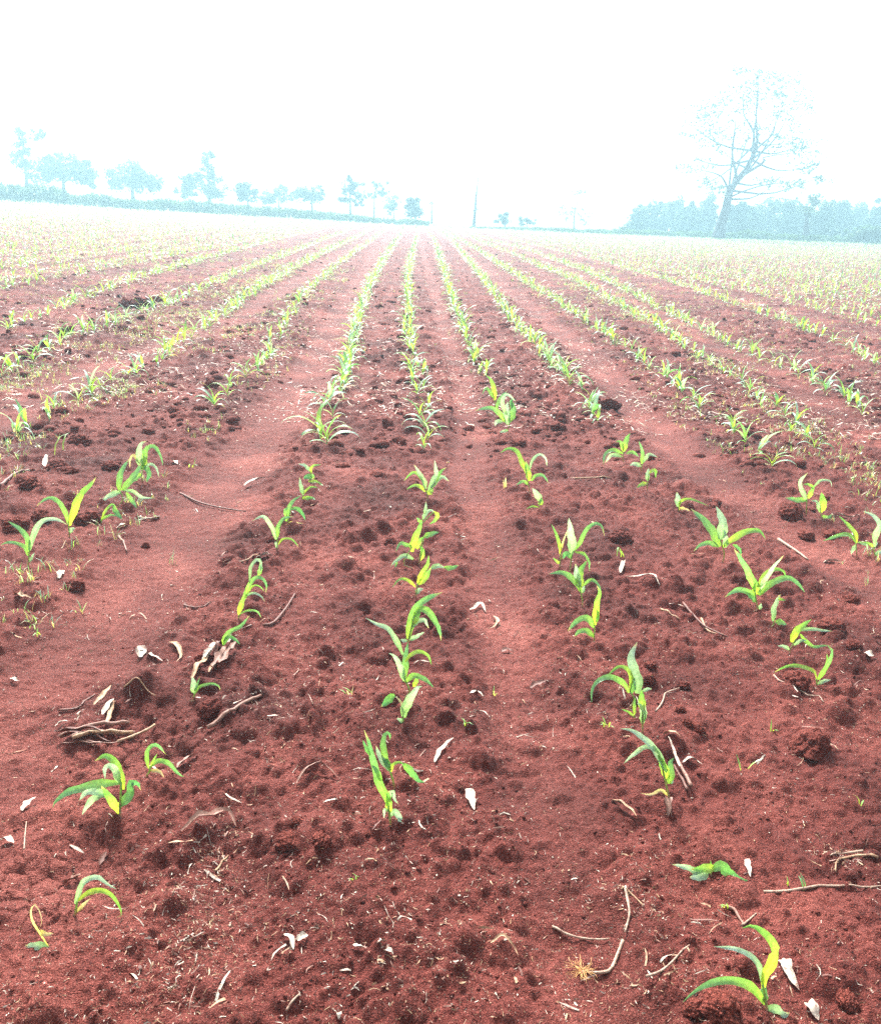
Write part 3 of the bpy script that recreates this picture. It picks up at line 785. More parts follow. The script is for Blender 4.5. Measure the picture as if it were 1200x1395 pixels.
for y, x, nm in cand:
    # is it inside the frame?
    px = 600 + F * ((x * math.cos(YAW) - y * math.sin(YAW)) / (y * math.cos(PITCH) + 0.5))
    (ind if (len(ind) < NI and -15 < px < 1215) else rest).append((y, x, nm, px))
print("individual plants to y", ind[-1][0])
first = True
def zone_word(y):
    return "lower" if y < 7.5 else "middle" if y < 9.5 else "upper"
for y, x, nm, px in ind:
    sc = rng.uniform(0.58, 1.04)
    if "yellowish" in nm: sc *= 0.8
    if y < 9 and nm == "the first row left of centre": sc *= 1.15
    rz = rng.uniform(0, 6.28)
    z = H1(x, y)
    if y < 9.5:
        leaves, stalk = PROTO[rng.randrange(len(PROTO))]
        o = link("maize_seedling", None)
        for me in leaves: link("leaf", me, o)
        link("stalk", stalk, o)
    else:
        o = link("maize_seedling", SIMPLE[rng.randrange(len(SIMPLE))])
    o.location = (x, y, z - 0.004)
    o.rotation_euler = (rng.gauss(0, .1), rng.gauss(0, .1), rz)
    o.scale = (sc, sc, sc * rng.uniform(0.9, 1.15))
    tag(o, "green maize seedling in the %s stretch of %s" % (zone_word(y), nm), "maize seedling", "maize seedlings in the planted rows")

# ---- everything beyond the 300 nearest: one mass
def scatter(protos, xyz, rz, sc, tint=None):
    """protos: list of (V,F,C); returns merged arrays"""
    Vs, Fs, Cs, n = [], [], [], 0
    idx = np.arange(len(xyz)) % len(protos)
    for k, (V, Fc, C) in enumerate(protos):
        q = np.where(idx == k)[0]
        if not len(q): continue
        c, s = np.cos(rz[q])[:, None], np.sin(rz[q])[:, None]
        X = (V[None, :, 0] * c - V[None, :, 1] * s) * sc[q][:, None] + xyz[q, 0][:, None]
        Y = (V[None, :, 0] * s + V[None, :, 1] * c) * sc[q][:, None] + xyz[q, 1][:, None]
        Z = V[None, :, 2] * sc[q][:, None] + xyz[q, 2][:, None]
        Vs.append(np.stack([X, Y, Z], 2).reshape(-1, 3))
        Fs.append((Fc[None] + (np.arange(len(q)) * len(V))[:, None, None]).reshape(-1, Fc.shape[1]) + n)
        CC = np.repeat(C[None], len(q), 0)
        if tint is not None: CC = CC * tint[q][:, None, :]
        Cs.append(CC.reshape(-1, 3)); n += len(q) * len(V)
    return np.vstack(Vs), np.vstack(Fs), np.vstack(Cs)

def low_proto(seed, seg, nl, wide):
    rnd = random.Random(seed)
    bl, _ = gen_blades(rnd, seg, 2 if seg > 4 else 1, nl)
    Vs, Fs, Cs, n = [], [], [], 0
    for V, Fc, C in bl:
        if wide != 1:
            P = V.reshape(seg, -1, 3); mid = P.mean(1, keepdims=True); V = (mid + (P - mid) * wide).reshape(-1, 3)
        Vs.append(V); Fs.append(Fc + n); Cs.append(C); n += len(V)
    return np.vstack(Vs), np.vstack(Fs), np.vstack(Cs)

nprng = np.random.default_rng(8)
pts = [(x, y) for y, x, nm, px in rest if y > 4]
# rows further out to both sides, parallel to the others
lx, rx = half
for side, x0 in ((-1, lx), (1, rx)):
    k = 1
    while True:
        X = x0 + side * 0.78 * k
        k += 1
        if abs(X) > 66: break
        y = max(6.0, (abs(X) - 2.2) / 0.56)
        while y < 104:
            y += rng.uniform(0.20, 0.44) * (1 if y < 35 else 1.4)
            pts.append((X + rng.gauss(0, .04), y))
pts = np.array(pts)
pz = height(pts[:, 0], pts[:, 1])
xyz = np.column_stack([pts, pz - 0.004])
nearq = xyz[:, 1] < 32
big = MB()
for q, protos, s0 in ((nearq, [low_proto(1200 + i, 5, 5, 1.0) for i in range(16)], 0.98), (~nearq, [low_proto(1300 + i, 3, 4, 1.4) for i in range(16)], 1.05)):
    N = int(q.sum())
    V, Fc, C = scatter(protos, xyz[q], nprng.uniform(0, 6.28, N), s0 * nprng.uniform(0.65, 1.15, N), nprng.uniform(0.85, 1.2, (N, 1)) * np.ones((1, 3)))
    big.v.append(V); big.f.append(Fc + big.n); big.c.append(C); big.n += len(V)
o = link("distant_maize", big.mesh("distant_maize", M_LEAF))
tag(o, "mass of far maize rows running up to the field edge", "maize", None, "stuff")
print("far plants", len(pts), "verts", big.n)

# ------------------------------------------------------------------ grass weeds between the rows
def tuft_proto(seed, nb, h, wd, codes='yyg'):
    rnd = random.Random(seed)
    Vs, Fs, Cs, n = [], [], [], 0
    for i in range(nb):
        az = rnd.uniform(0, 6.28); L = h * rnd.uniform(0.6, 1.2); e0 = R(rnd.uniform(50, 88)); dr = R(rnd.uniform(0, 80))
        P = [np.array([rnd.uniform(-.25, .25) * h, rnd.uniform(-.25, .25) * h, -0.002])]
        for k in range(3):
            e = e0 - dr * (k / 2)
            P.append(P[-1] + L / 3 * np.array([math.cos(az) * math.cos(e), math.sin(az) * math.cos(e), math.sin(e)]))
        P = np.array(P)
        side = np.tile(np.array([-math.sin(az), math.cos(az), 0.0]), (4, 1))
        V, Fc, C = blade(P, wd, side, rnd.choice(codes), rnd, seg=4, across=1, fold=0, wav=0)
        Vs.append(V); Fs.append(Fc + n); Cs.append(C); n += len(V)
    return np.vstack(Vs), np.vstack(Fs), np.vstack(Cs)

WZ = [(xline([(60, 600), (120, 560), (240, 500), (330, 450), (420, 400)]), .22, 1.0), (xline([(20, 520), (120, 480), (260, 430)]), .5, 1.0),
      (xline([(1190, 680), (1110, 600), (1020, 530), (900, 450), (800, 400)]), .3, .9), (xline([(270, 600), (330, 540), (390, 470)]), .15, .35),
      (xline([(1000, 610), (940, 580), (860, 510), (800, 450)]), .2, .3)]
N = 150000
yy = 3.2 * (60 / 3.2) ** nprng.random(N)
xx = nprng.uniform(-1, 1, N) * (0.8 + 0.52 * yy)
dens = np.zeros(N)
for (ys, xs), hw, st in WZ:
    dens = np.maximum(dens, st * np.exp(-((xx - np.interp(yy, ys, xs)) / hw) ** 2) * (yy < 25))
dens = np.maximum(dens, np.where(np.abs(xx) > 2.6, 0.17, 0.02) * np.clip((yy - 5) / 10, 0.0, 1) )
dens *= np.clip(0.5 + 2.2 * vn(xx, yy, 0.6, 61), 0, 1)
dens *= 1 - 0.8 * (tracks(xx, yy) > 0.4) * (np.abs(xx) < 4)
keep = nprng.random(N) < dens * np.clip(yy / 14, 0.15, 1) * 0.95
xx, yy = xx[keep], yy[keep]
V, Fc, C = scatter([tuft_proto(50 + i, 4, 0.055, 0.0035, 'bdg') for i in range(12)], np.column_stack([xx, yy, height(xx, yy)]), nprng.uniform(0, 6.28, len(xx)), nprng.uniform(.5, 1.5, len(xx)) * np.clip(yy / 14, 1, 2.2))
tag(link("grass_weeds", mesh_np("grass_weeds", V, Fc, M_LEAF, C)), "thin yellowish grass weeds sprouting between the rows", "weeds", None, "stuff")
print("weeds", len(xx))

def sprout(px, py, label, hpx, nb=3, code='y', w_=2.2, seed=0):
    b = at(px, py)
    mpp = (b - cam.location).length / F
    V, Fc, C = tuft_proto(3000 + seed, nb, hpx * mpp, w_ * mpp, code)
    o = link("weed_sprout", mesh_np("weed_sprout", V, Fc, M_LEAF, C)); o.location = b
    tag(o, label, "weed", "single weed sprouts")
for i, a in enumerate([
    (992, 1238, "tiny two-bladed yellow sprout beside the short forked stick at lower right", 22, 3, 'y'),
    (1013, 1052, "single thin sprout left of the big dark mound on the right", 26, 2, 'y'),
    (1051, 998, "small sprout under a pale leaf scrap left of the dark right-hand mound", 18, 3, 'y'),
    (1168, 1100, "bright green sprout near the right edge below the dark mound", 24, 2, 'y'),
    (828, 992, "spreading grass sprout left of the pale narrow seedling", 20, 5, 'y'),
    (478, 950, "pale star-shaped sprout left of the lowest centre-row chain", 18, 5, 'yd'),
    (633, 990, "short yellow sprout right of the lowest centre-row seedling", 17, 3, 'y'),
    (671, 948, "small pale sprout right of the centre-row chain on the smooth track", 15, 3, 'yd'),
    (50, 865, "lone yellow-green sprout on the left-hand crust", 18, 2, 'y'),
    (28, 783, "yellow sprout directly under the far left seedling", 16, 5, 'yd'),
    (845, 757, "upright sprout under the dark clod of the right-hand rows", 20, 4, 'y'),
    (74, 618, "tall single thin shoot below the weedy left strip", 42, 2, 'y'),
    (1100, 1215, "green curved sprout by the twig tangle at the right edge", 18, 3, 'g'),
    (484, 1198, "faint sprout in the golden chaff at lower centre-left", 14, 4, 'yd'),
    (260, 637, "small sprout left of the smooth track", 16, 3, 'yd'),
    (690, 665, "short sprout left of the fountain-shaped seedling", 20, 3, 'yd'),
    (1068, 1205, "thin vertical sprout above the long right-hand twig", 18, 2, 'y')]):
    sprout(*a, seed=i)

# ------------------------------------------------------------------ clods
def ico(sub):
    import bmesh
    b = bmesh.new(); bmesh.ops.create_icosphere(b, subdivisions=sub, radius=1)
    V = np.array([v.co[:] for v in b.verts]); Fc = np.array([[v.index for v in f.verts] for f in b.faces]); b.free()
    return V, Fc
def n3(V, s, seed):
    return vn(V[:, 0] + V[:, 2] * .7, V[:, 1] - V[:, 2] * .6, s, seed) + vn(V[:, 1] + 3 + V[:, 0] * .4, V[:, 2] - V[:, 0] * .5, s, seed + 7)
def clod_mesh(seed, sub=5):
    V, Fc = ico(sub)
    d = 1 + 0.30 * n3(V, 0.9, seed) + 0.24 * n3(V, 0.4, seed + 1)
    if sub > 3: d = d + 0.20 * n3(V, 0.19, seed + 2) + 0.11 * n3(V, 0.09, seed + 3) + 0.06 * n3(V, 0.045, seed + 4)
    V = V * d[:, None] * np.array([1, 0.9, 0.78])
    return mesh_np("dirt_clod", V, Fc, M_CLOD)
CL = [clod_mesh(100 + i * 11, 4) for i in range(8)]
CLB = [clod_mesh(300 + i * 11, 5) for i in range(4)]
def clod(px, py, rpx, label, hi=True, sink=0.55):
    b = at(px, py + rpx * 0.6)
    mpp = (b - cam.location).length / F
    r = rpx * mpp
    o = link("dirt_clod", (CLB if hi else CL)[rng.randrange(4 if hi else 8)])
    o.location = (b.x, b.y + r * 0.3, b.z + r * (0.78 - sink * 1.2)); o.scale = (r, r, r)
    o.rotation_euler = (rng.uniform(-.4, .4), rng.uniform(-.4, .4), rng.uniform(0, 6.28))
    tag(o, label, "dirt clod", "dark clods of red soil")
for a in [
    (107, 596, 14, "dark square-ish clod alone above the left seedling cluster"),
    (119, 703, 14, "round dark clod wedged between two left seedlings"),
    (101, 794, 14, "conical dark clod with a white leaf scrap beside it at far left"),
    (288, 962, 17, "dark rounded clod right of the short pale-leaf seedling"),
    (1107, 1012, 23, "largest dark mound-like clod on the right"),
    (1086, 926, 17, "dark clod inside the loop of the arching right-hand seedling"),
    (847, 728, 16, "broad flat clod between the first and third right-hand rows"),
    (829, 549, 14, "clod above the short seedling in the second row right"),
    (288, 522, 11, "tall clod standing left of the smooth left track"),
    (198, 742, 6, "small round clod right of the white leaf scraps on the left"),
    (1077, 694, 16, "dark lumpy clod right of the third right row"),
    (985, 1372, 24, "big low clod heap at the bottom left of the nearest right seedling"),
    (950, 1373, 14, "clod at the left end of the bottom right heap"),
    (403, 1120, 8, "pale-topped clod on the lower left swell"),
    (393, 1145, 15, "dark clod on the lower left swell, left one"),
    (438, 1142, 14, "dark clod on the lower left swell, right one"),
    (887, 905, 8, "first clod of the trail right of the feathery seedling"),
    (885, 923, 9, "second clod of the trail right of the feathery seedling"),
    (932, 932, 9, "round clod at the head of the curved clod trail"),
    (926, 966, 9, "upper clod of the curved clod trail on the right"),
    (938, 984, 9, "middle clod of the curved clod trail on the right"),
    (953, 990, 10, "lower clod of the curved clod trail on the right"),
    (500, 736 + 400, 4, "little clod left of the nearest centre seedling"),
    (176, 411, 12, "large dark clod at the head of the far left clod heap"),
    (190, 408, 8, "second clod of the far left clod heap"),
    (203, 411, 9, "third clod of the far left clod heap"),
    (215, 406, 8, "last clod of the far left clod heap"),
    (90, 449, 9, "lone dark clod in the weedy left strip"),
    (84, 556, 8, "dark clod under the third left row's near seedling"),
    (20, 712, 17, "black-shadowed clod at the left edge by the raised bank"),
    (55, 700, 13, "clod on the raised left bank under the forked twig"),
    (150, 633, 10, "clod with shadowed front above the crossing-leaf seedling"),
    (78, 634, 13, "flat clod right of the upright white scrap on the left"),
    (40, 655, 15, "broad clod crowning the raised left bank"),
    (860, 985, 7, "small clod left of the sweeping seedling"),
    (1160, 815, 10, "clod on the rough patch at the right edge"),
    (1135, 852, 14, "brown clod above the bent-over right seedling"),
    (1163, 877, 10, "clod right of the bent-over right seedling"),
    (1155, 1362, 13, "dark hollow-fronted clod near the bottom right corner"),
    (553, 830 - 400, 5, "small clod beside the centre row far up"),
    (532, 736, 9, "dark clod left of the broad yellow centre seedling"),
    (370, 735, 7, "clod behind the two-armed seedling by the left track"),
    (468, 585, 7, "clod right of the dense clumps of the first left row"),
    (546, 456, 7, "clod touching the centre row far up"),
    (300, 905, 9, "light-coloured clod left of the dry husk pile"),
    (277, 895, 10, "broad pale clod at the edge of the smooth track by the husks")]:
    clod(*a)

# clods of the rough strips: up to 230 further things, then one mass
ZONES = [  # (name, centre line, half width, share)
    ("between the centre row and the first row left", xline([(515, 640), (520, 560), (530, 480), (535, 420), (545, 370)]), .2, 1.0),
    ("between the first and second rows right", xline([(760, 640), (715, 560), (680, 500), (650, 440), (620, 380)]), .2, .7),
    ("between the third and fourth rows right", xline([(1120, 700), (1030, 600), (930, 520), (850, 460), (740, 395)]), .3, 1.1),
    ("between the second and third rows left", xline([(120, 640), (200, 570), (270, 520), (330, 470), (380, 425)]), .22, 1.0),
    ("between the fourth and fifth rows left", xline([(20, 480), (120, 435), (200, 410), (270, 380), (340, 352)]), .45, 1.2),
    ("beside the track past the second row right", xline([(930, 660), (860, 590), (790, 520), (730, 450)]), .12, .6),
    ("right of the fifth row right", xline([(1195, 540), (1100, 480), (960, 420), (850, 380)]), .4, .7)]
nz = 0
placed = []
for zi, (zn, (ys, xs), hw, sh) in enumerate(ZONES):
    for _ in range(int(36 * sh)):
        y = 4.6 * (17 / 4.6) ** rng.random()
        x = float(np.interp(y, ys, xs)) + rng.uniform(-hw, hw) * (1 + 0.03 * y)
        px = 600 + F * ((x * math.cos(YAW) - y * math.sin(YAW)) / (y * math.cos(PITCH) + 0.5))
        if not -10 < px < 1210: continue
        if y < ys[0] * 0.9: continue
        r = rng.uniform(0.016, 0.034) * (1 + 0.04 * y) * rng.choice((0.8, 1, 1, 1.4))
        if any((x - a) ** 2 + (y - b) ** 2 < ((r + c) * 0.9) ** 2 for a, b, c in placed): continue
        placed.append((x, y, r))
        o = link("dirt_clod", CL[rng.randrange(8)])
        o.location = (x, y, H1(x, y) + r * rng.uniform(-0.1, 0.25)); o.scale = (r * rng.uniform(.9, 1.4), r, r * rng.uniform(.75, 1.05)); o.rotation_euler = (0, 0, rng.uniform(0, 6.28))
        tag(o, "small dark clod on the rough strip " + zn, "dirt clod", "dark clods of red soil")
        nz += 1
print("zone clods", nz)

def crumbs(name, label, N, y0, y1, rmin, rmax, sub, seed, thr, xw=1.0, pw=3.0):
    g = np.random.default_rng(seed)
    y = y0 * (y1 / y0) ** g.random(N); x = g.uniform(-1, 1, N) * (0.75 * xw + 0.52 * y)
    m = tracks(x, y)
    rg = 1 - 0.9 * m + 0.9 * vn(x, y, 0.5, 33)
    k = g.random(N) < np.clip(rg - thr, 0.05, 1)
    x, y = x[k], y[k]; n = len(x)
    r = (rmin + (rmax - rmin) * g.random(n) ** pw)
    V0, F0 = ico(sub)
    protos = []
    for i in range(14):
        d = 1 + 0.5 * n3(V0, 0.8, 700 + i) + (0.25 * n3(V0, 0.35, 800 + i))
        V = V0 * d[:, None] * np.array([1.15, .9, .75])
        protos.append((V, F0, np.ones((len(V), 3)) * 0.1))
    V, Fc, C = scatter(protos, np.column_stack([x, y, height(x, y) + r * (0.0 if "crumb" in name else -0.1)]), g.uniform(0, 6.28, n), r)
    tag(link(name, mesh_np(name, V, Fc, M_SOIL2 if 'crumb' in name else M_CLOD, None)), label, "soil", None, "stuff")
    print(name, n)
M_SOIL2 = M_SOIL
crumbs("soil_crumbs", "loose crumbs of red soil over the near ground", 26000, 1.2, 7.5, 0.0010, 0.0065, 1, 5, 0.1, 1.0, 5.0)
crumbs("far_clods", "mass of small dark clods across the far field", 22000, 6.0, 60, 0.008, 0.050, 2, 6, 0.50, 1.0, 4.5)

# ------------------------------------------------------------------ litter: dry leaves, twigs, stalks
STRAW = {'w': (0.50, 0.43, 0.35), 's': (0.36, 0.23, 0.13), 'b': (0.13, 0.055, 0.04), 'p': (0.23, 0.125, 0.09), 'o': (0.55, 0.30, 0.10), 't': (0.33, 0.24, 0.175)}
def lift_path(pts, up=0.004, bow=0.0, n=12):
    ends = [at(*pts[0]), at(*pts[-1])]
    off = sum(e.z - float(base_z(np.float64(e.x), 0)) for e in ends) / 2
    P = []
    for px, py in pts:
        d = ray(px, py); tt_ = 2.0
        for _ in range(30): tt_ = (float(base_z(np.float64(d[0] * tt_), 0)) + off - CAM_H) / d[2]
        P.append(d * tt_ + np.array([0, 0, CAM_H]))
    Q = smooth_path(P, n)
    t = np.linspace(0, 1, n)
    Q[:, 2] = np.maximum.accumulate(Q[:, 2] * 0 - 1e9) if False else Q[:, 2]
    g = height(Q[:, 0], Q[:, 1])
    z = np.maximum(g, Q[:, 2])
    # stiff things bridge small hollows
    zs = np.convolve(np.pad(z, 2, mode='edge'), np.ones(5) / 5, 'valid')
    chord = zs[0] + (zs[-1] - zs[0]) * t
    zs = 0.6 * chord + 0.4 * zs
    zm = np.maximum(zs, g + 0.001)
    zm = np.maximum(zm, np.convolve(np.pad(zm, 1, mode='edge'), np.ones(3) / 3, 'valid'))
    Q[:, 2] = zm + up + bow * np.sin(math.pi * t)
    return Q
def twig(pts, wpx, c, label, name="twig", cat="twig", up=None, bow=0.0, group=None, taper=0.55, parent=None):
    Q = lift_path(pts, 0.0, bow)
    mpp = float(np.linalg.norm(Q[0] - np.array(cam.location))) / F
    r = wpx * 0.42 * mpp
    if c == 'w': c = 't'
    Q[:, 2] += r * 0.25
    rr = r * np.linspace(1, taper, len(Q)) * (1 + 0.05 * np.sin(np.arange(len(Q)) * 2.3))
    V, Fc = tube(Q, rr, 8)
    me = mesh_np(name, V - Q[0], Fc, M_STRAW, np.tile(STRAW[c], (len(V), 1)))
    if parent is None:
        o = link(name, me); o.location = Q[0]
        tag(o, label, cat, group)
    else:
        o = link(name, me, parent); o.location = Vector(Q[0]) - parent.location
    return o
def drleaf(pts, wpx, c, label, bow=0.006, roll=0.5, name="dry_leaf", cat="dry leaf", group="dry leaf scraps on the soil", prof=1.2):
    rnd = random.Random(int(sum(p[0] * 3 + p[1] for p in pts)))
    Q = lift_path(pts, 0.003, bow, 13)
    mpp = float(np.linalg.norm(Q[0] - np.array(cam.location))) / F
    T = np.gradient(Q, axis=0)
    side = np.cross(T, np.array([0, 0.25, 1.0]))
    side /= np.linalg.norm(side, axis=1)[:, None]
    side[:, 2] += rnd.uniform(-roll, roll)
    V, Fc, _ = blade(Q, wpx * mpp * 1.1, side, 'd', rnd, seg=13, across=4, fold=roll, prof=prof, wav=0.14)
    V[:, 2] = np.maximum(V[:, 2], height(V[:, 0], V[:, 1]) + 0.0015)
    o = link(name, mesh_np(name, V - Q[0], Fc, M_STRAW, np.tile(STRAW[c], (len(V), 1)))); o.location = Q[0]
    tag(o, label, cat, group)
    return o

# bundle of old stalks
def bundle(name, label, cat, parts):
    q = at(*parts[0][1][0])
    r = link(name, None); r.location = q; r.empty_display_size = .05
    tag(r, label, cat)
    for i, (pn, pts, wpx, c, dz) in enumerate(parts):
        Q = lift_path(pts, 0.0)
        mpp = float(np.linalg.norm(Q[0] - np.array(cam.location))) / F
        rad = wpx * .5 * mpp
        Q[:, 2] += rad * .7 + dz
        if pn == 'husk':
            rnd = random.Random(i)
            side = np.cross(np.gradient(Q, axis=0), np.array([0, 0.4, 1.0])); side /= np.linalg.norm(side, axis=1)[:, None]
            Qr = smooth_path(Q, 13)
            V, Fc, _ = blade(Qr, wpx * mpp, np.resize(side, (13, 3)), 'd', rnd, seg=13, across=4, fold=.6, prof=1.3, wav=.2)
        else:
            V, Fc = tube(Q, rad * (1 + .1 * np.sin(np.arange(len(Q)) * 1.7)) * np.linspace(1, .8, len(Q)), 8)
        ch = link(pn, mesh_np(pn, V - np.array(q), Fc, M_STRAW, np.tile(STRAW[c], (len(V), 1))), r)
bundle("stalk_bundle", "bundle of old grey-brown maize stalks lying on cracked soil at left", "stalk bundle", [
    ('stalk', [(82, 1008), (120, 999), (150, 998), (178, 997)], 6, 'p', .006), ('stalk', [(98, 1010), (130, 1004), (160, 1002), (184, 1001)], 7, 'p', .0), ('stalk', [(100, 1014), (140, 1006), (182, 1003)], 5, 's', .010),
    ('stalk', [(160, 1013), (185, 1004), (212, 992)], 4, 's', .002), ('husk', [(78, 1007), (95, 1012), (125, 1015), (152, 1019)], 9, 'b', .003), ('husk', [(78, 1004), (98, 1004), (118, 1010), (148, 1012)], 10, 'b', .008),
    ('husk', [(85, 1015), (110, 1017), (138, 1020)], 6, 'p', .0), ('husk', [(118, 1014), (140, 1018), (165, 1013)], 5, 'p', .004)])
bundle("husk_pile", "pile of dry torn maize husks along the left furrow under the thin bent seedling", "husk pile", [
    ('husk', [(262, 930), (275, 912), (290, 895), (300, 888)], 8, 's', .004), ('husk', [(277, 905), (288, 898), (300, 888)], 9, 'w', .01), ('husk', [(290, 915), (302, 900), (312, 888)], 10, 'p', .004),
    ('husk', [(300, 912), (312, 896), (322, 880)], 12, 'p', .008), ('husk', [(293, 902), (300, 892), (305, 885)], 6, 'b', .012), ('husk', [(285, 918), (295, 905), (305, 893)], 6, 's', .0), ('husk', [(308, 890), (318, 878), (326, 872)], 7, 'w', .014)])
twig([(283, 992), (305, 983), (330, 972), (345, 963), (356, 956)], 7, 'p', "thick grey stick right of the stalk bundle below the dark clod", "stick", "stick", taper=.7)
twig([(358, 852), (372, 850), (388, 833), (402, 815)], 5, 'b', "dark bent stick right of the stepped seedling", "stick", "stick")
twig([(1040, 1217 - 0), (1078, 1219), (1120, 1214), (1165, 1213), (1199, 1209)], 4.5, 'w', "long pale twig running off the right edge")
twig([(752, 1266), (768, 1273), (790, 1279), (812, 1281), (830, 1280)], 4.2, 'w', "curved pale twig left of the root stub")
twig([(851, 1218), (854, 1232), (857, 1248), (855, 1258), (851, 1271)], 4.5, 'w', "short upright pale twig above the root stub")
rt = twig([(848, 1286), (840, 1305), (832, 1322), (822, 1326), (808, 1326)], 5, 'w', "bent root stub with an orange hair tuft at its end", "root_stub", "root", taper=.9)
mb = MB(); rr = random.Random(3)
b0 = np.array(at(786, 1326))
mpp = float(np.linalg.norm(b0 - np.array(cam.location))) / F
for i in range(46):
    a = rr.uniform(0, 6.28); L = rr.uniform(.012, .05)
    P = [b0 + np.array([.012, 0, .006])]
    for k in range(4):
        P.append(P[-1] + L / 4 * np.array([math.cos(a) - .15, math.sin(a), rr.uniform(-.1, .5)])); a += rr.uniform(-.6, .6)
    V, Fc = tube(np.array(P), np.linspace(.0009, .0004, 5), 4)
    V[:, 2] = np.maximum(V[:, 2], height(V[:, 0], V[:, 1]) + .001)
    mb.add(V - np.array(rt.location), Fc, STRAW['o'])
link("root_hair", mb.mesh("root_hair", M_STRAW), rt)
twig([(808, 1326), (795, 1327), (786, 1326)], 4, 's', "", "root_tip", parent=rt)
twig([(880, 1331), (900, 1325), (920, 1311), (938, 1297)], 4, 'w', "pale bowed twig between root stub and nearest right seedling")
twig([(847, 1212), (862, 1222), (877, 1235)], 3.2, 's', "short thin twig above the upright pale twig")
twig([(1010, 1262), (1020, 1254), (1030, 1245)], 3.5, 'w', "small straight twig above the hooked leaf at lower right")
twig([(988, 1236), (1000, 1240), (1006, 1250), (1014, 1262)], 5.5, 'p', "grey forked stick below the prostrate seedling", "stick", "stick")
twig([(1175, 1180 - 20), (1150, 1165), (1130, 1172)], 3.5, 'w', "pale twig of the tangle near the right edge, upper")
twig([(1195, 1172), (1165, 1168), (1140, 1178), (1138, 1190)], 4, 's', "hooked straw twig of the tangle near the right edge, lower")
twig([(918, 1075), (928, 1050), (920, 1042)], 0.1, 's', "thin fibre by the sweeping seedling") if False else None
bundle("broken_stalks", "two dark parallel broken stalks right of the sweeping seedling", "broken stalk", [
    ('stalk', [(941, 1077), (932, 1060), (922, 1042)], 5, 'p', .01), ('stalk', [(936, 1079), (927, 1062), (918, 1046)], 4, 'b', .003), ('husk', [(925, 1050), (915, 1030), (908, 1020)], 4, 'w', .012)])
drleaf([(905, 1095), (908, 1104), (910, 1114)], 11, 'p', "brown husk standing under the base of the sweeping seedling", .02)
drleaf([(832, 1096), (845, 1100), (856, 1106), (867, 1114)], 10, 's', "crumpled cream leaf scrap left of the sweeping seedling's base")
drleaf([(638, 1076), (641, 1090), (646, 1106)], 11, 'w', "flat white upright scrap right of the nearest centre seedlings", .004)
drleaf([(592, 1042), (602, 1024), (618, 1006)], 6, 'w', "pale slanting blade scrap right of the centre row")
drleaf([(404, 1070), (420, 1060), (440, 1055), (462, 1063)], 7, 'p', "curled brown leaf lying above the lower left swell", .02)
drleaf([(248, 1143), (268, 1138), (285, 1134), (296, 1121), (312, 1115), (322, 1128)], 10, 'p', "long curled brown leaf with a raised hook, lower left", .022, .7)
drleaf([(190, 896), (193, 887), (200, 891)], 12, 'w', "bright white folded scrap on the smooth left track")
drleaf([(200, 893), (210, 898), (222, 903)], 6, 'w', "narrow white scrap touching the folded one")
drleaf([(230, 880), (242, 886), (247, 897), (240, 903)], 6, 's', "hooked straw leaf right of the folded white scrap")
drleaf([(242, 1047), (255, 1038), (270, 1030)], 9, 'p', "light brown blade right of the small two-armed seedling", .006)
drleaf([(128, 962), (140, 952), (152, 935)], 6, 's', "dry blade of the scraps above the stalk bundle, left")
drleaf([(140, 975), (150, 965), (156, 958)], 8, 'w', "cream blade of the scraps above the stalk bundle, right")
drleaf([(145, 990), (152, 975), (157, 962)], 6, 's', "bent straw blade right above the stalk bundle")
drleaf([(75, 991), (85, 989), (94, 989)], 5, 'w', "small pale chip left above the stalk bundle")
twig([(80, 968), (105, 966), (118, 955), (130, 948)], 4, 'b', "dark thin twig above the stalk bundle")
twig([(170, 942), (190, 941), (212, 948)], 2.5, 's', "thin pale stem arching above the stalk bundle")
twig([(33, 1160), (34, 1140), (36, 1120)], 2.6, 'w', "thin white stem under a white blade at far left")
drleaf([(32, 1112), (40, 1100), (50, 1087)], 9, 'w', "white blade above the thin stem at far left")
drleaf([(2, 1144), (10, 1148), (20, 1155)], 9, 'w', "pale scrap at the left edge beside the white blade")
drleaf([(136, 1182), (142, 1170), (145, 1162)], 6, 'b', "small brown leaf under the large sprawling seedling")
drleaf([(88, 1205), (98, 1211), (108, 1203), (104, 1196)], 8, 'p', "brown rolled leaf left of the wilting seedling", .012, .8)
drleaf([(1064, 1310), (1070, 1325), (1077, 1340), (1088, 1353)], 11, 'w', "long white blade right of the nearest bottom right seedling")
drleaf([(1099, 1372), (1106, 1382), (1115, 1392)], 11, 'w', "short white blade at the bottom edge, lower right")
drleaf([(1018, 1172), (1018, 1182), (1022, 1197)], 7, 'w', "small white arrow-shaped scrap right of the prostrate seedling")
drleaf([(385, 1268 + 8), (395, 1283), (400, 1297)], 9, 'w', "left one of the white torn scraps at the lower middle")
drleaf([(405, 1283), (412, 1282), (420, 1279)], 9, 'w', "right one of the white torn scraps at the lower middle")
drleaf([(479, 1290), (490, 1296), (500, 1294)], 7, 'w', "left of the three white scraps at bottom centre")
drleaf([(514, 1288), (520, 1287), (526, 1284)], 8, 'w', "middle of the three white scraps at bottom centre")
drleaf([(524, 1298), (530, 1301), (536, 1303)], 8, 'w', "right of the three white scraps at bottom centre")
drleaf([(460, 1383), (462, 1392)], 8, 'w', "white chip at the bottom edge, left of centre")
drleaf([(668, 1293), (685, 1289), (700, 1296), (706, 1304)], 4, 's', "narrow curved leaf at bottom centre")
twig([(790 - 400, 1378), (400, 1368), (408, 1358)], 4, 'w', "small white twig at the bottom, left of centre")
twig([(293, 1189), (302, 1178), (311, 1166)], 4, 's', "short straw stick below the long curled leaf")
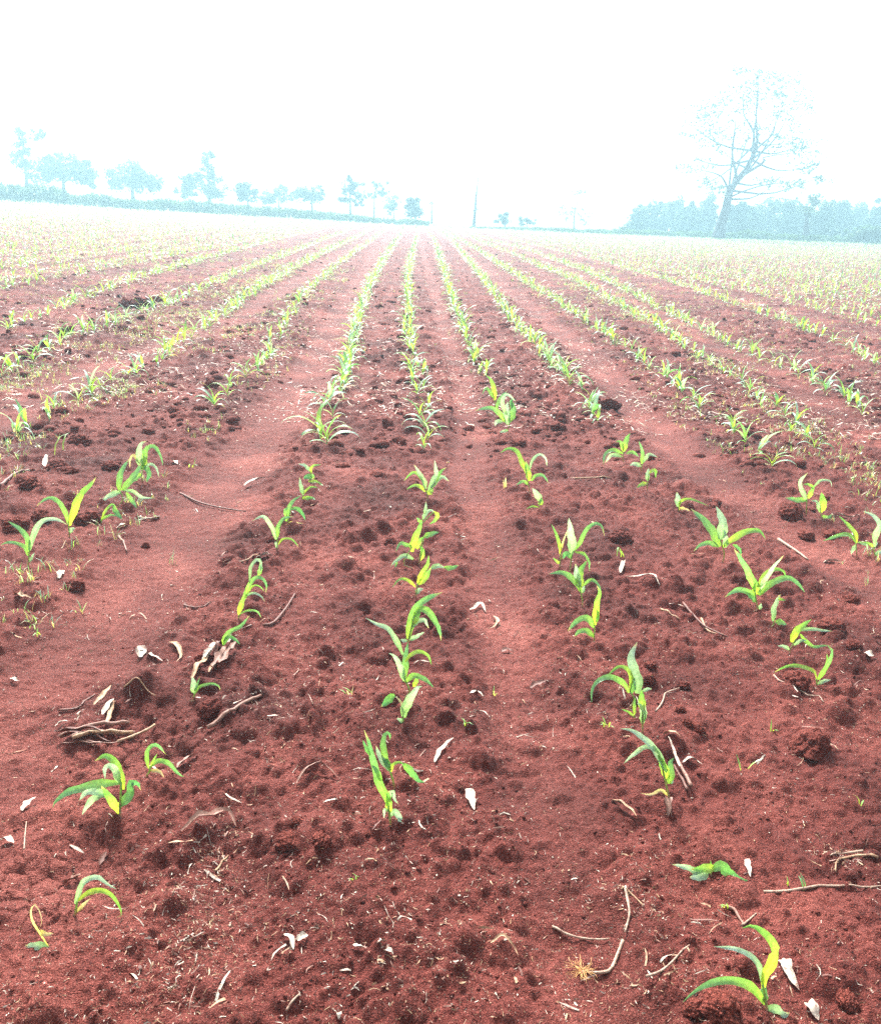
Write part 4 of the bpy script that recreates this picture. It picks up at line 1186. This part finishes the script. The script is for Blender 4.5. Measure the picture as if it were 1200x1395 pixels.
drleaf([(640, 835), (650, 828), (655, 824), (662, 835)], 5, 'w', "white hooked scrap on the smooth centre track, upper")
drleaf([(672, 840), (678, 850), (672, 857), (664, 858)], 5, 's', "curled scrap on the smooth centre track, lower")
drleaf([(722, 938), (735, 935), (744, 933)], 8, 'b', "dark crumpled leaf on the smooth centre track")
drleaf([(683, 890), (692, 888), (700, 889)], 7, 'b', "small dark leaf above the crumpled one on the centre track")
drleaf([(640, 951), (650, 946), (658, 950)], 6, 'w', "pale chip left of the small track sprout")
drleaf([(645, 973), (656, 974), (668, 979)], 5, 'w', "narrow cream chip below the small track sprout")
drleaf([(852, 790), (870, 789), (888, 792), (898, 799)], 5, 'w', "white bowed leaf below the third right row's broad seedling")
drleaf([(845, 783), (848, 775), (850, 766)], 6, 'w', "upright white scrap left of the broad seedling")
twig([(930, 825), (950, 845), (962, 855), (990, 868)], 4, 'b', "long dark root lying left of the spidery seedling")
twig([(955, 843), (965, 860), (985, 866)], 4, 's', "short straw root crossing the long dark one")
twig([(900, 830), (912, 838), (925, 845)], 3.4, 's', "thin straw stick left of the long dark root")
twig([(778, 1103 - 450), (800, 652), (832, 653)], 3.4, 's', "short brown stick left of the pale bushy seedling")
twig([(893, 972), (903, 958), (907, 945), (925, 938)], 3.2, 'w', "white forked root right of the pale narrow seedling")
twig([(1054, 921), (1064, 932), (1090, 942), (1103, 949), (1114, 948), (1122, 958)], 2.6, 'w', "thin white root trailing under the looped seedling")
drleaf([(930, 1043), (945, 1040), (957, 1043)], 6, 'w', "cream leaf strip above the broken stalks")
drleaf([(902, 1002), (912, 1007), (926, 1013)], 6, 's', "torn straw scrap right of the narrow pale seedling's base")
drleaf([(1178, 892), (1186, 896), (1192, 896)], 8, 'w', "white three-pointed scrap at the right edge")
drleaf([(1113, 837 - 0), (1122, 841)], 0.1, 'w', "x") if False else None
twig([(1060, 735), (1075, 745), (1090, 755), (1100, 763)], 5, 'w', "pale stick below the star-shaped seedling on the right")
drleaf([(1122, 767), (1135, 766), (1146, 766)], 6, 'w', "pale flat chip left of the claw-shaped seedling")
drleaf([(1138, 702), (1150, 708), (1163, 707), (1171, 701)], 5, 'w', "white crescent leaf above the claw-shaped seedling")
twig([(0, 668), (12, 658), (22, 650), (40, 642)], 5.5, 'b', "dark forked twig at the left edge on the raised bank")
twig([(20, 652), (24, 643), (24, 634)], 3, 'b', "short side prong standing on the forked twig")
twig([(245, 672), (270, 684), (300, 692), (335, 698)], 3.4, 'b', "long thin dark twig on the smooth left track")
drleaf([(333, 662), (345, 657), (360, 655), (378, 655)], 6, 'w', "pale and dark curled leaf right of the long thin twig")
twig([(188, 706), (203, 707), (218, 705)], 4, 'w', "short pale stick right of the tiny clod-side seedling")
drleaf([(160, 722), (168, 720), (175, 714)], 8, 'w', "white angular scrap below the short pale stick")
twig([(162, 732), (168, 742), (173, 753)], 4, 'p', "grey twig standing beside the small round clod")
drleaf([(62, 636), (63, 630), (64, 624)], 7, 'w', "upright white scrap above the left seedlings")
drleaf([(236, 629), (240, 635), (246, 637)], 7, 'w', "white rounded scrap right of the tufted left seedling")
drleaf([(80, 790), (83, 783), (88, 778)], 8, 'w', "white pointed scrap left of the conical clod")
drleaf([(20, 812), (30, 816), (44, 817)], 7, 's', "brown and cream scrap on the far left crust")
drleaf([(16, 926), (22, 930), (28, 929)], 6, 'w', "small cream scrap at far left above the crust")
twig([(250, 824), (268, 830), (288, 822)], 3.2, 'b', "forked dark rootlet on the smooth left track")
twig([(310, 770), (335, 765), (352, 759)], 3, 's', "thin straw under the white flag leaf")
drleaf([(350, 761), (360, 760), (374, 763)], 7, 'w', "white flat blade at the tip of the thin straw")

# countless small straw bits, chips and fibres
def litter(N, y0, y1, Lmin, Lmax, wmin, wmax, seed, name, label, prefer=None, pale=0.3):
    g = np.random.default_rng(seed)
    y = y0 * (y1 / y0) ** g.random(N) if prefer is None else None
    if prefer is None:
        x = g.uniform(-1, 1, N) * (0.8 + 0.52 * y)
        k = g.random(N) < np.clip(0.55 + 1.6 * vn(x, y, 0.5, 44) + 0.8 * vn(x, y, 0.15, 45), 0.08, 1)
        x, y = x[k], y[k]
    else:
        x = np.concatenate([g.normal(c[0], c[2], c[3]) for c in prefer]); y = np.concatenate([g.normal(c[1], c[2] * c[4], c[3]) for c in prefer])
    n = len(x)
    L = Lmin + (Lmax - Lmin) * g.random(n) ** 3.5
    L = L * 1.0
    W = np.minimum(wmin + (wmax - wmin) * g.random(n) ** 2, L * 0.5)
    az = g.uniform(0, math.pi * 2, n); cur = g.normal(0, 0.5, n); el = np.abs(g.normal(0, 0.22, n))
    z = height(x, y)
    seg = 4
    V = np.zeros((n, seg, 2, 3))
    cx, cy, cz = x.copy(), y.copy(), z + 0.0012
    for i in range(seg):
        t = i / (seg - 1)
        a = az + cur * t * 1.6
        ww = W * (0.5 if i in (0,) else 0.15 if i == seg - 1 else 0.5)
        tilt = g.normal(0, 0.0012, n)
        V[:, i, 0] = np.stack([cx - np.sin(a) * ww, cy + np.cos(a) * ww, cz + tilt + ww * .3], 1)
        V[:, i, 1] = np.stack([cx + np.sin(a) * ww, cy - np.cos(a) * ww, cz - tilt + ww * .3], 1)
        cx = cx + np.cos(a) * L / (seg - 1); cy = cy + np.sin(a) * L / (seg - 1); cz = cz + L / (seg - 1) * np.sin(el) * (1 if i < 2 else -.4)
    V = V.reshape(-1, 3)
    gz = height(V[:, 0], V[:, 1])
    V[:, 2] = np.maximum(V[:, 2], gz + 0.0008)
    b = np.arange(n)[:, None] * (seg * 2)
    Fc = np.stack([np.stack([b + 2 * i, b + 2 * i + 1, b + 2 * i + 3, b + 2 * i + 2], 2) for i in range(seg - 1)], 1).reshape(-1, 4)
    pal = np.array([STRAW['w'], STRAW['s'], STRAW['p'], STRAW['b']])
    pick = g.choice(4, n, p=[pale, 0.38, 0.92 - 0.38 - pale, 0.08])
    C = pal[pick] * g.uniform(0.7, 1.15, (n, 1))
    me = mesh_np(name, V, Fc, M_STRAW, np.repeat(C, seg * 2, 0))
    tag(link(name, me), label, "straw litter", None, "stuff")
    print(name, n)
litter(80000, 1.2, 12, 0.0020, 0.017, 0.0006, 0.0022, 71, "straw_chaff", "fine straw chaff and fibres strewn over the near soil", None, 0.34)
litter(4600, 1.5, 25, 0.006, 0.075, 0.0010, 0.0060, 72, "straw_litter", "short dry straw and leaf bits scattered on the soil", None, 0.46)
litter(60000, 7, 80, 0.02, 0.14, 0.003, 0.014, 73, "far_straw", "pale straw specks over the distant field", None, 0.5)
pref = []
for px, py, s, n_, asp in [(270, 1245, .05, 260, 2.2), (235, 1330, .06, 260, 2.0), (300, 1160, .04, 160, 1.8), (400, 1010, .10, 200, 1.6), (440, 900, .10, 220, 1.8), (870, 1240, .05, 120, 1.2), (1150, 1170, .05, 140, .8),
                           (950, 545, .25, 150, 3), (90, 600, .3, 240, 2), (640, 770, .1, 120, 3), (540, 1360, .1, 120, 1), (560, 1290, .1, 90, 1), (100, 970, .07, 90, 1)]:
    x, y = plane_hit(px, py); pref.append((x, y, s, n_, asp))
litter(0, 1, 2, 0.004, 0.030, 0.0008, 0.003, 74, "golden_chaff", "patches of golden chaff lying thick on the soil", pref, 0.15)

# ------------------------------------------------------------------ hedge and trees along the field edge
def ground_at(px, Y):
    """point on the terrain at distance Y under photo column px"""
    d = ray(px, 300)
    x = d[0] / d[1] * Y
    return Vector((x, Y, H1(x, Y)))

def leaf_cloud(cents, rads, n_per, size, g, squash=0.75):
    """many small leaf faces spread through clumps"""
    cents = np.asarray(cents); rads = np.asarray(rads)
    P, S = [], []
    for c, r, n in zip(cents, rads, n_per):
        d = g.normal(0, 1, (n, 3)); d /= np.linalg.norm(d, axis=1)[:, None]
        rr = r * g.random(n) ** 0.45
        P.append(c + d * rr[:, None] * np.array([1, 1, squash]))
    P = np.vstack(P); n = len(P)
    A = g.normal(0, 1, (n, 3)); A /= np.linalg.norm(A, axis=1)[:, None]
    B = np.cross(A, g.normal(0, 1, (n, 3))); B /= np.maximum(np.linalg.norm(B, axis=1)[:, None], 1e-6)
    s = size * g.uniform(0.6, 1.3, (n, 1))
    V = np.stack([P - A * s, P - B * s * .45, P + A * s, P + B * s * .45], 1).reshape(-1, 3)
    Fc = np.arange(n * 4).reshape(-1, 4)
    return V, Fc

def tree(name, label, px, Y, trunk, blobs, leafn, size, mat, seed, trunk_r=0.2, cat="tree", group="trees beyond the field edge", bark=None, limbs=1, depth=0.8, boughs=()):
    """trunk and blobs given in photo pixels, at distance Y (blobs: cx, cy, rx, ry)"""
    g = np.random.default_rng(seed)
    b = on_plane(trunk[0][0], trunk[0][1], Y); b.z = H1(b.x, Y)
    mpp = Y / F * 1.0 / math.cos(PITCH)
    root = link(name, None); root.location = b; root.empty_display_size = 1
    tag(root, label, cat, group)
    B = np.array(b)
    tp = [np.array(on_plane(p[0], p[1], Y)) for p in trunk]
    sh = np.zeros(3)
    tp[0][2] = min(b.z, tp[1][2] - .3) - 0.4
    m = MB()
    P = smooth_path(tp, 14)
    V, Fc = tube(P - B, trunk_r * np.linspace(1.15, .14, 14) * (1 + .5 * np.exp(-np.arange(14) / 1.0)), 10)
    m.add(V, Fc, (1, 1, 1))
    for bp, br in boughs:
        Q = [np.array(on_plane(q[0], q[1], Y)) + sh for q in bp]
        for i_, q in enumerate(Q): q[1] += g.normal(0, .5) * i_
        Q = smooth_path(Q, 12)
        V, Fc = tube(Q - B, trunk_r * .75 * br * np.linspace(1, .15, 12), 8)
        m.add(V, Fc, (1, 1, 1))
    cents, rads, npr = [], [], []
    tot = sum(bb[2] * bb[3] for bb in blobs) or 1
    for (cx, cy, rx, ry) in blobs:
        c = np.array(on_plane(cx, cy, Y)) + sh; c[1] += g.normal(0, .25) * rx * mpp
        RX, RY = rx * mpp, ry * mpp
        nc = max(4, int(9 * (rx * ry) ** .5 / 6))
        for k in range(nc):
            d = g.normal(0, 1, 3); d /= np.linalg.norm(d); q = g.random() ** .4 * 1.0
            cents.append(c + d * q * np.array([RX, RX * depth, RY])); rads.append(min(RX, RY) * g.uniform(.25, .75)); npr.append(int(g.uniform(.25, 1.1) * leafn * rx * ry / tot / nc) + 1)
        # a limb from the trunk to each blob
        for _ in range(limbs):
            s = P[g.integers(5, 13)]
            e = cents[-1 - g.integers(0, nc)]
            mid = (s + e) / 2 + np.array([g.normal(0, .3), g.normal(0, .3), -0.1 * np.linalg.norm(e - s)])
            Q = smooth_path([s, mid, e], 7)
            V, Fc = tube(Q - B, trunk_r * np.linspace(.24, .04, 7), 6)
            m.add(V, Fc, (1, 1, 1))
    link("trunk", m.mesh("trunk", bark or M_BARK), root)
    if cents:
        V, Fc = leaf_cloud(cents, rads, npr, size, g)
        link("crown", mesh_np("crown", V - B, Fc, mat, None, None, False), root)
    return root

def hedge(name, label, pts, seed, cat="hedge", ntop=5.0, blade_w=0.05):
    """pts: (px, Y, height m, thickness m); a long thick bank of grassy blades"""
    g = np.random.default_rng(seed)
    Vs = []
    for (p0, Y0, h0, t0), (p1, Y1, h1, t1) in zip(pts[:-1], pts[1:]):
        a, b = ground_at(p0, Y0), ground_at(p1, Y1)
        L = (b - a).length
        n = int(L * 260)
        t = g.random(n)
        X = a.x + (b.x - a.x) * t; Yc = a.y + (b.y - a.y) * t + g.normal(0, .45, n) * (t0 + (t1 - t0) * t)
        Hh = (h0 + (h1 - h0) * t) * (1 + 0.55 * vn(X, X * 0, 2.3, seed) + .35 * vn(X, Yc, .8, seed + 1))
        Z0 = height(X, Yc, False)
        zb = Z0 + Hh * g.random(n) * .75
        ln = Hh * g.uniform(.18, .38, n)
        lean = g.normal(0, .45, n); lean2 = g.normal(0, .45, n)
        aa = g.uniform(0, math.pi, n); wv = blade_w * g.uniform(.6, 1.5, n)
        base = np.stack([X, Yc, zb], 1)
        sd = np.stack([np.cos(aa), np.sin(aa), 0 * aa], 1) * wv[:, None]
        tip = base + np.stack([lean * ln, lean2 * ln, ln], 1)
        mid = base * .45 + tip * .55 + np.stack([lean * ln * -.1, 0 * ln, ln * .08], 1)
        Vs.append(np.stack([base - sd * .6, mid - sd, tip, mid + sd], 1).reshape(-1, 3))
    V = np.vstack(Vs); Fc = np.arange(len(V)).reshape(-1, 4)
    o = link(name, mesh_np(name, V - V[0], Fc, M_HEDGE, None, None, False)); o.location = V[0]
    tag(o, label, cat)
hedge("hedge", "thick grassy bank hedge closing the field on the left", [(-160, 92, 1.7, .9), (0, 96, 1.5, .9), (75, 98, 1.75, 1), (120, 99, 1.2, .8), (300, 102, 1.2, .8), (450, 104, .95, .8), (585, 106, .5, .6)], 11)
hedge("hedge", "thin low hedge along the right field edge behind the leaning tree", [(640, 107, .18, .5), (700, 107, .35, .6), (850, 107, .6, .8), (1000, 106, .9, .9), (1200, 104, .8, .9), (1360, 100, .9, .9)], 12)

# the big leaning tree on the right
tree("broadleaf_tree", "tall leaning tree with a wide sparse crown at the right field edge", 980, 103,
     [(978, 327), (983, 303), (990, 280), (993, 262), (1004, 245), (1018, 228), (1029, 205), (1033, 180)],
     [(945, 225, 26, 10), (968, 250, 18, 12), (985, 262, 16, 10), (1025, 175, 22, 12), (1060, 195, 24, 14), (1035, 130, 34, 22), (990, 140, 34, 24), (950, 165, 26, 26), (1080, 150, 30, 24), (1095, 200, 22, 20),
      (1045, 248, 18, 7), (1075, 252, 26, 9), (1110, 245, 28, 6), (1020, 100, 30, 14), (1065, 110, 26, 14), (985, 190, 30, 18), (1100, 225, 18, 12)],
     6500, 0.18, M_CROWN, 21, 0.55, group="trees beyond the field edge", limbs=1,
     boughs=[([(996, 256), (1012, 240), (1032, 222), (1052, 212), (1078, 208)], .5), ([(993, 262), (986, 248), (974, 238), (948, 230)], .35), ([(1004, 245), (1002, 228), (1000, 205), (992, 160)], .4),
             ([(1020, 224), (1036, 200), (1058, 180), (1072, 150)], .4), ([(1026, 210), (1024, 180), (1018, 150), (1020, 110)], .35), ([(1012, 236), (1020, 215), (1032, 200)], .3), ([(990, 270), (1020, 258), (1050, 250), (1085, 248)], .25)])
# left side trees
tree("broadleaf_tree", "tall narrow tree with a bushy top at the far left edge", 36, 124, [(36, 262), (35, 235), (30, 205)], [(33, 214, 13, 14), (30, 192, 8, 14), (42, 240, 8, 8), (52, 185, 12, 7)], 2600, .22, M_CROWN2, 31, .3)
tree("broadleaf_tree", "broad rounded tree second from the left edge", 86, 118, [(86, 262), (86, 240), (85, 225)], [(70, 235, 20, 17), (98, 230, 22, 18), (115, 242, 14, 13), (75, 215, 12, 8)], 6500, .22, M_CROWN, 32, .3)
tree("broadleaf_tree", "rounded tree third from the left edge", 180, 119, [(180, 266), (180, 245), (181, 232)], [(165, 243, 16, 16), (190, 238, 20, 17), (208, 248, 12, 12)], 5200, .22, M_CROWN, 33, .3)
tree("broadleaf_tree", "tall ragged tree with layered branches left of the middle gap", 285, 117, [(285, 275), (284, 245), (283, 212)], [(283, 216, 9, 11), (276, 238, 14, 10), (290, 255, 17, 13), (262, 246, 14, 10), (255, 262, 14, 8)], 3800, .22, M_CROWN, 34, .22)
tree("broadleaf_tree", "small round tree right of the tall ragged one", 337, 114, [(337, 278), (337, 265)], [(337, 263, 13, 11), (330, 255, 7, 6)], 2200, .2, M_CROWN2, 35, .16)
tree("broadleaf_tree", "low hazy tree between the small round one and the forked one", 380, 124, [(380, 281), (379, 266)], [(368, 270, 12, 9), (385, 264, 14, 10)], 2300, .2, M_CROWN, 36, .16)
tree("broadleaf_tree", "loose hazy forked tree left of the conical one", 425, 120, [(425, 286), (425, 268), (428, 254)], [(418, 268, 12, 12), (432, 262, 10, 12), (408, 262, 8, 8)], 2300, .2, M_CROWN, 37, .16)
tree("conifer_tree", "slim conical tree with a bare lower trunk left of centre", 477, 113, [(477, 291), (477, 265), (477, 240)], [(477, 270, 14, 8), (477, 256, 10, 9), (477, 243, 6, 7), (488, 276, 10, 4)], 1800, .19, M_CROWN2, 38, .13)
tree("umbrella_tree", "flat-topped umbrella tree right of the conical one", 509, 118, [(509, 294), (510, 270), (511, 255)], [(507, 250, 22, 4), (515, 262, 22, 6), (498, 268, 10, 5)], 1300, .18, M_CROWN, 39, .13)
tree("broadleaf_tree", "small open tree right of the umbrella tree", 536, 122, [(536, 297), (537, 280)], [(536, 276, 9, 10), (530, 285, 6, 6)], 900, .18, M_CROWN, 40, .1)
tree("bushy_tree", "compact dark bushy tree just left of the field's far gap", 566, 112, [(566, 299), (566, 288)], [(564, 284, 11, 12), (560, 278, 6, 6)], 2400, .18, M_CROWN2, 41, .14)
tree("bare_tree", "bare forked trunk in the middle of the field's far edge", 645, 112, [(645, 305), (648, 275), (652, 235)], [(648, 282, 3, 5)], 40, .12, M_CROWN, 42, .17, limbs=3)
tree("bare_tree", "faint bare trunk left of the forked one", 588, 125, [(588, 300), (588, 268)], [(588, 275, 3, 4)], 30, .12, M_CROWN, 43, .12, limbs=2)
tree("bush", "small dark bush right of the bare forked trunk", 688, 112, [(688, 304), (688, 299)], [(686, 298, 10, 7)], 900, .17, M_CROWN2, 44, .1, cat="bush")
tree("bush", "low pale bush right of the small dark bush", 718, 114, [(718, 306), (718, 302)], [(712, 301, 8, 5), (724, 302, 9, 4)], 700, .17, M_CROWN, 45, .08, cat="bush")
tree("spreading_tree", "faint thin tree with upswept branches right of centre", 782, 125, [(782, 309), (782, 295), (784, 280)], [(772, 290, 9, 12), (796, 292, 9, 12), (790, 262, 14, 4)], 420, .17, M_CROWN, 46, .12, limbs=3)
# right-hand wood: trees one can tell apart
wood = [(868, 297, 15, 14, "leftmost low tree of the right-hand wood"), (890, 290, 18, 18, "second tree from the left in the right-hand wood"), (915, 286, 16, 20, "rounded wood tree third from the left"),
        (938, 290, 16, 18, "wood tree just left of the leaning tree's trunk"), (962, 284, 16, 22, "wood tree directly behind the leaning trunk, left half"), (1004, 287, 15, 22, "wood tree directly right of the leaning trunk"),
        (1026, 290, 15, 18, "second wood tree right of the leaning trunk"), (1048, 285, 17, 22, "third wood tree right of the leaning trunk"), (1072, 285, 16, 24, "wood tree left of the thick bare trunk"), (1096, 290, 15, 22, "wood tree hidden directly behind the thick bare trunk"),
        (1120, 288, 17, 26, "wood tree right of the thick bare trunk"), (1142, 284, 18, 26, "tallest wood tree near the right edge"), (1166, 285, 16, 24, "last wood tree before the right edge"), (1192, 292, 16, 20, "wood tree cut by the right edge")]
for i, (cx, cy, rx, ry, lab) in enumerate(wood):
    Yd = 122 + (i * 37 % 5) * 2.4
    tree("wood_tree", lab, cx, Yd, [(cx, 318), (cx + 1, 300), (cx, cy)], [(cx - 3, cy + 4 + (i * 29 % 7), rx * .8, ry * .7), (cx + 5, cy - 8 + (i * 53 % 13), rx * .55, ry * .5), (cx, cy + 14, rx * .9, ry * .6), (cx - 6, 313, rx * .9, 9), (cx + 7, 316, rx * .8, 8)], 5200, .27, M_CROWN2 if i % 2 else M_CROWN, 60 + i, .2, group="trees of the right-hand wood")
tree("dead_tree", "thick straight bare trunk standing in front of the right-hand wood", 1097, 106, [(1097, 329), (1099, 305), (1098, 280)], [(1112, 272, 12, 8), (1100, 285, 9, 8)], 500, .2, M_CROWN, 80, .42, limbs=2)
tree("rounded_bush", "large domed bush at the right edge of the field", 1178, 103, [(1178, 331), (1178, 320)], [(1172, 318, 20, 10), (1192, 320, 20, 10), (1180, 312, 16, 6)], 5200, .17, M_HEDGE, 81, .15, cat="bush")

# ------------------------------------------------------------------ haze
HZ = 0.0037
bx0, bx1, by0, by1, bz0, bz1 = -425, 425, -34, 425, -10, 26
V = [(x, y, z) for z in (bz0, bz1) for y in (by0, by1) for x in (bx0, bx1)]
Fh = [(0, 2, 3, 1), (4, 5, 7, 6), (0, 1, 5, 4), (2, 6, 7, 3), (0, 4, 6, 2), (1, 3, 7, 5)]
mh = bpy.data.materials.new("haze"); mh.use_nodes = True
n = mh.node_tree.nodes; n.clear()
oo = n.new("ShaderNodeOutputMaterial"); pv = n.new("ShaderNodeVolumePrincipled")
pv.inputs["Color"].default_value = (0.54, 0.87, 1.0, 1)
pv.inputs["Density"].default_value = HZ
pv.inputs["Anisotropy"].default_value = 0.3
mh.node_tree.links.new(pv.outputs[0], oo.inputs["Volume"])
hz = link("haze", mesh_np("haze", V, Fh, mh, None, None, False))
hz['kind'] = 'stuff'; hz['label'] = "pale blue-white morning haze over the field"; hz['category'] = "haze"
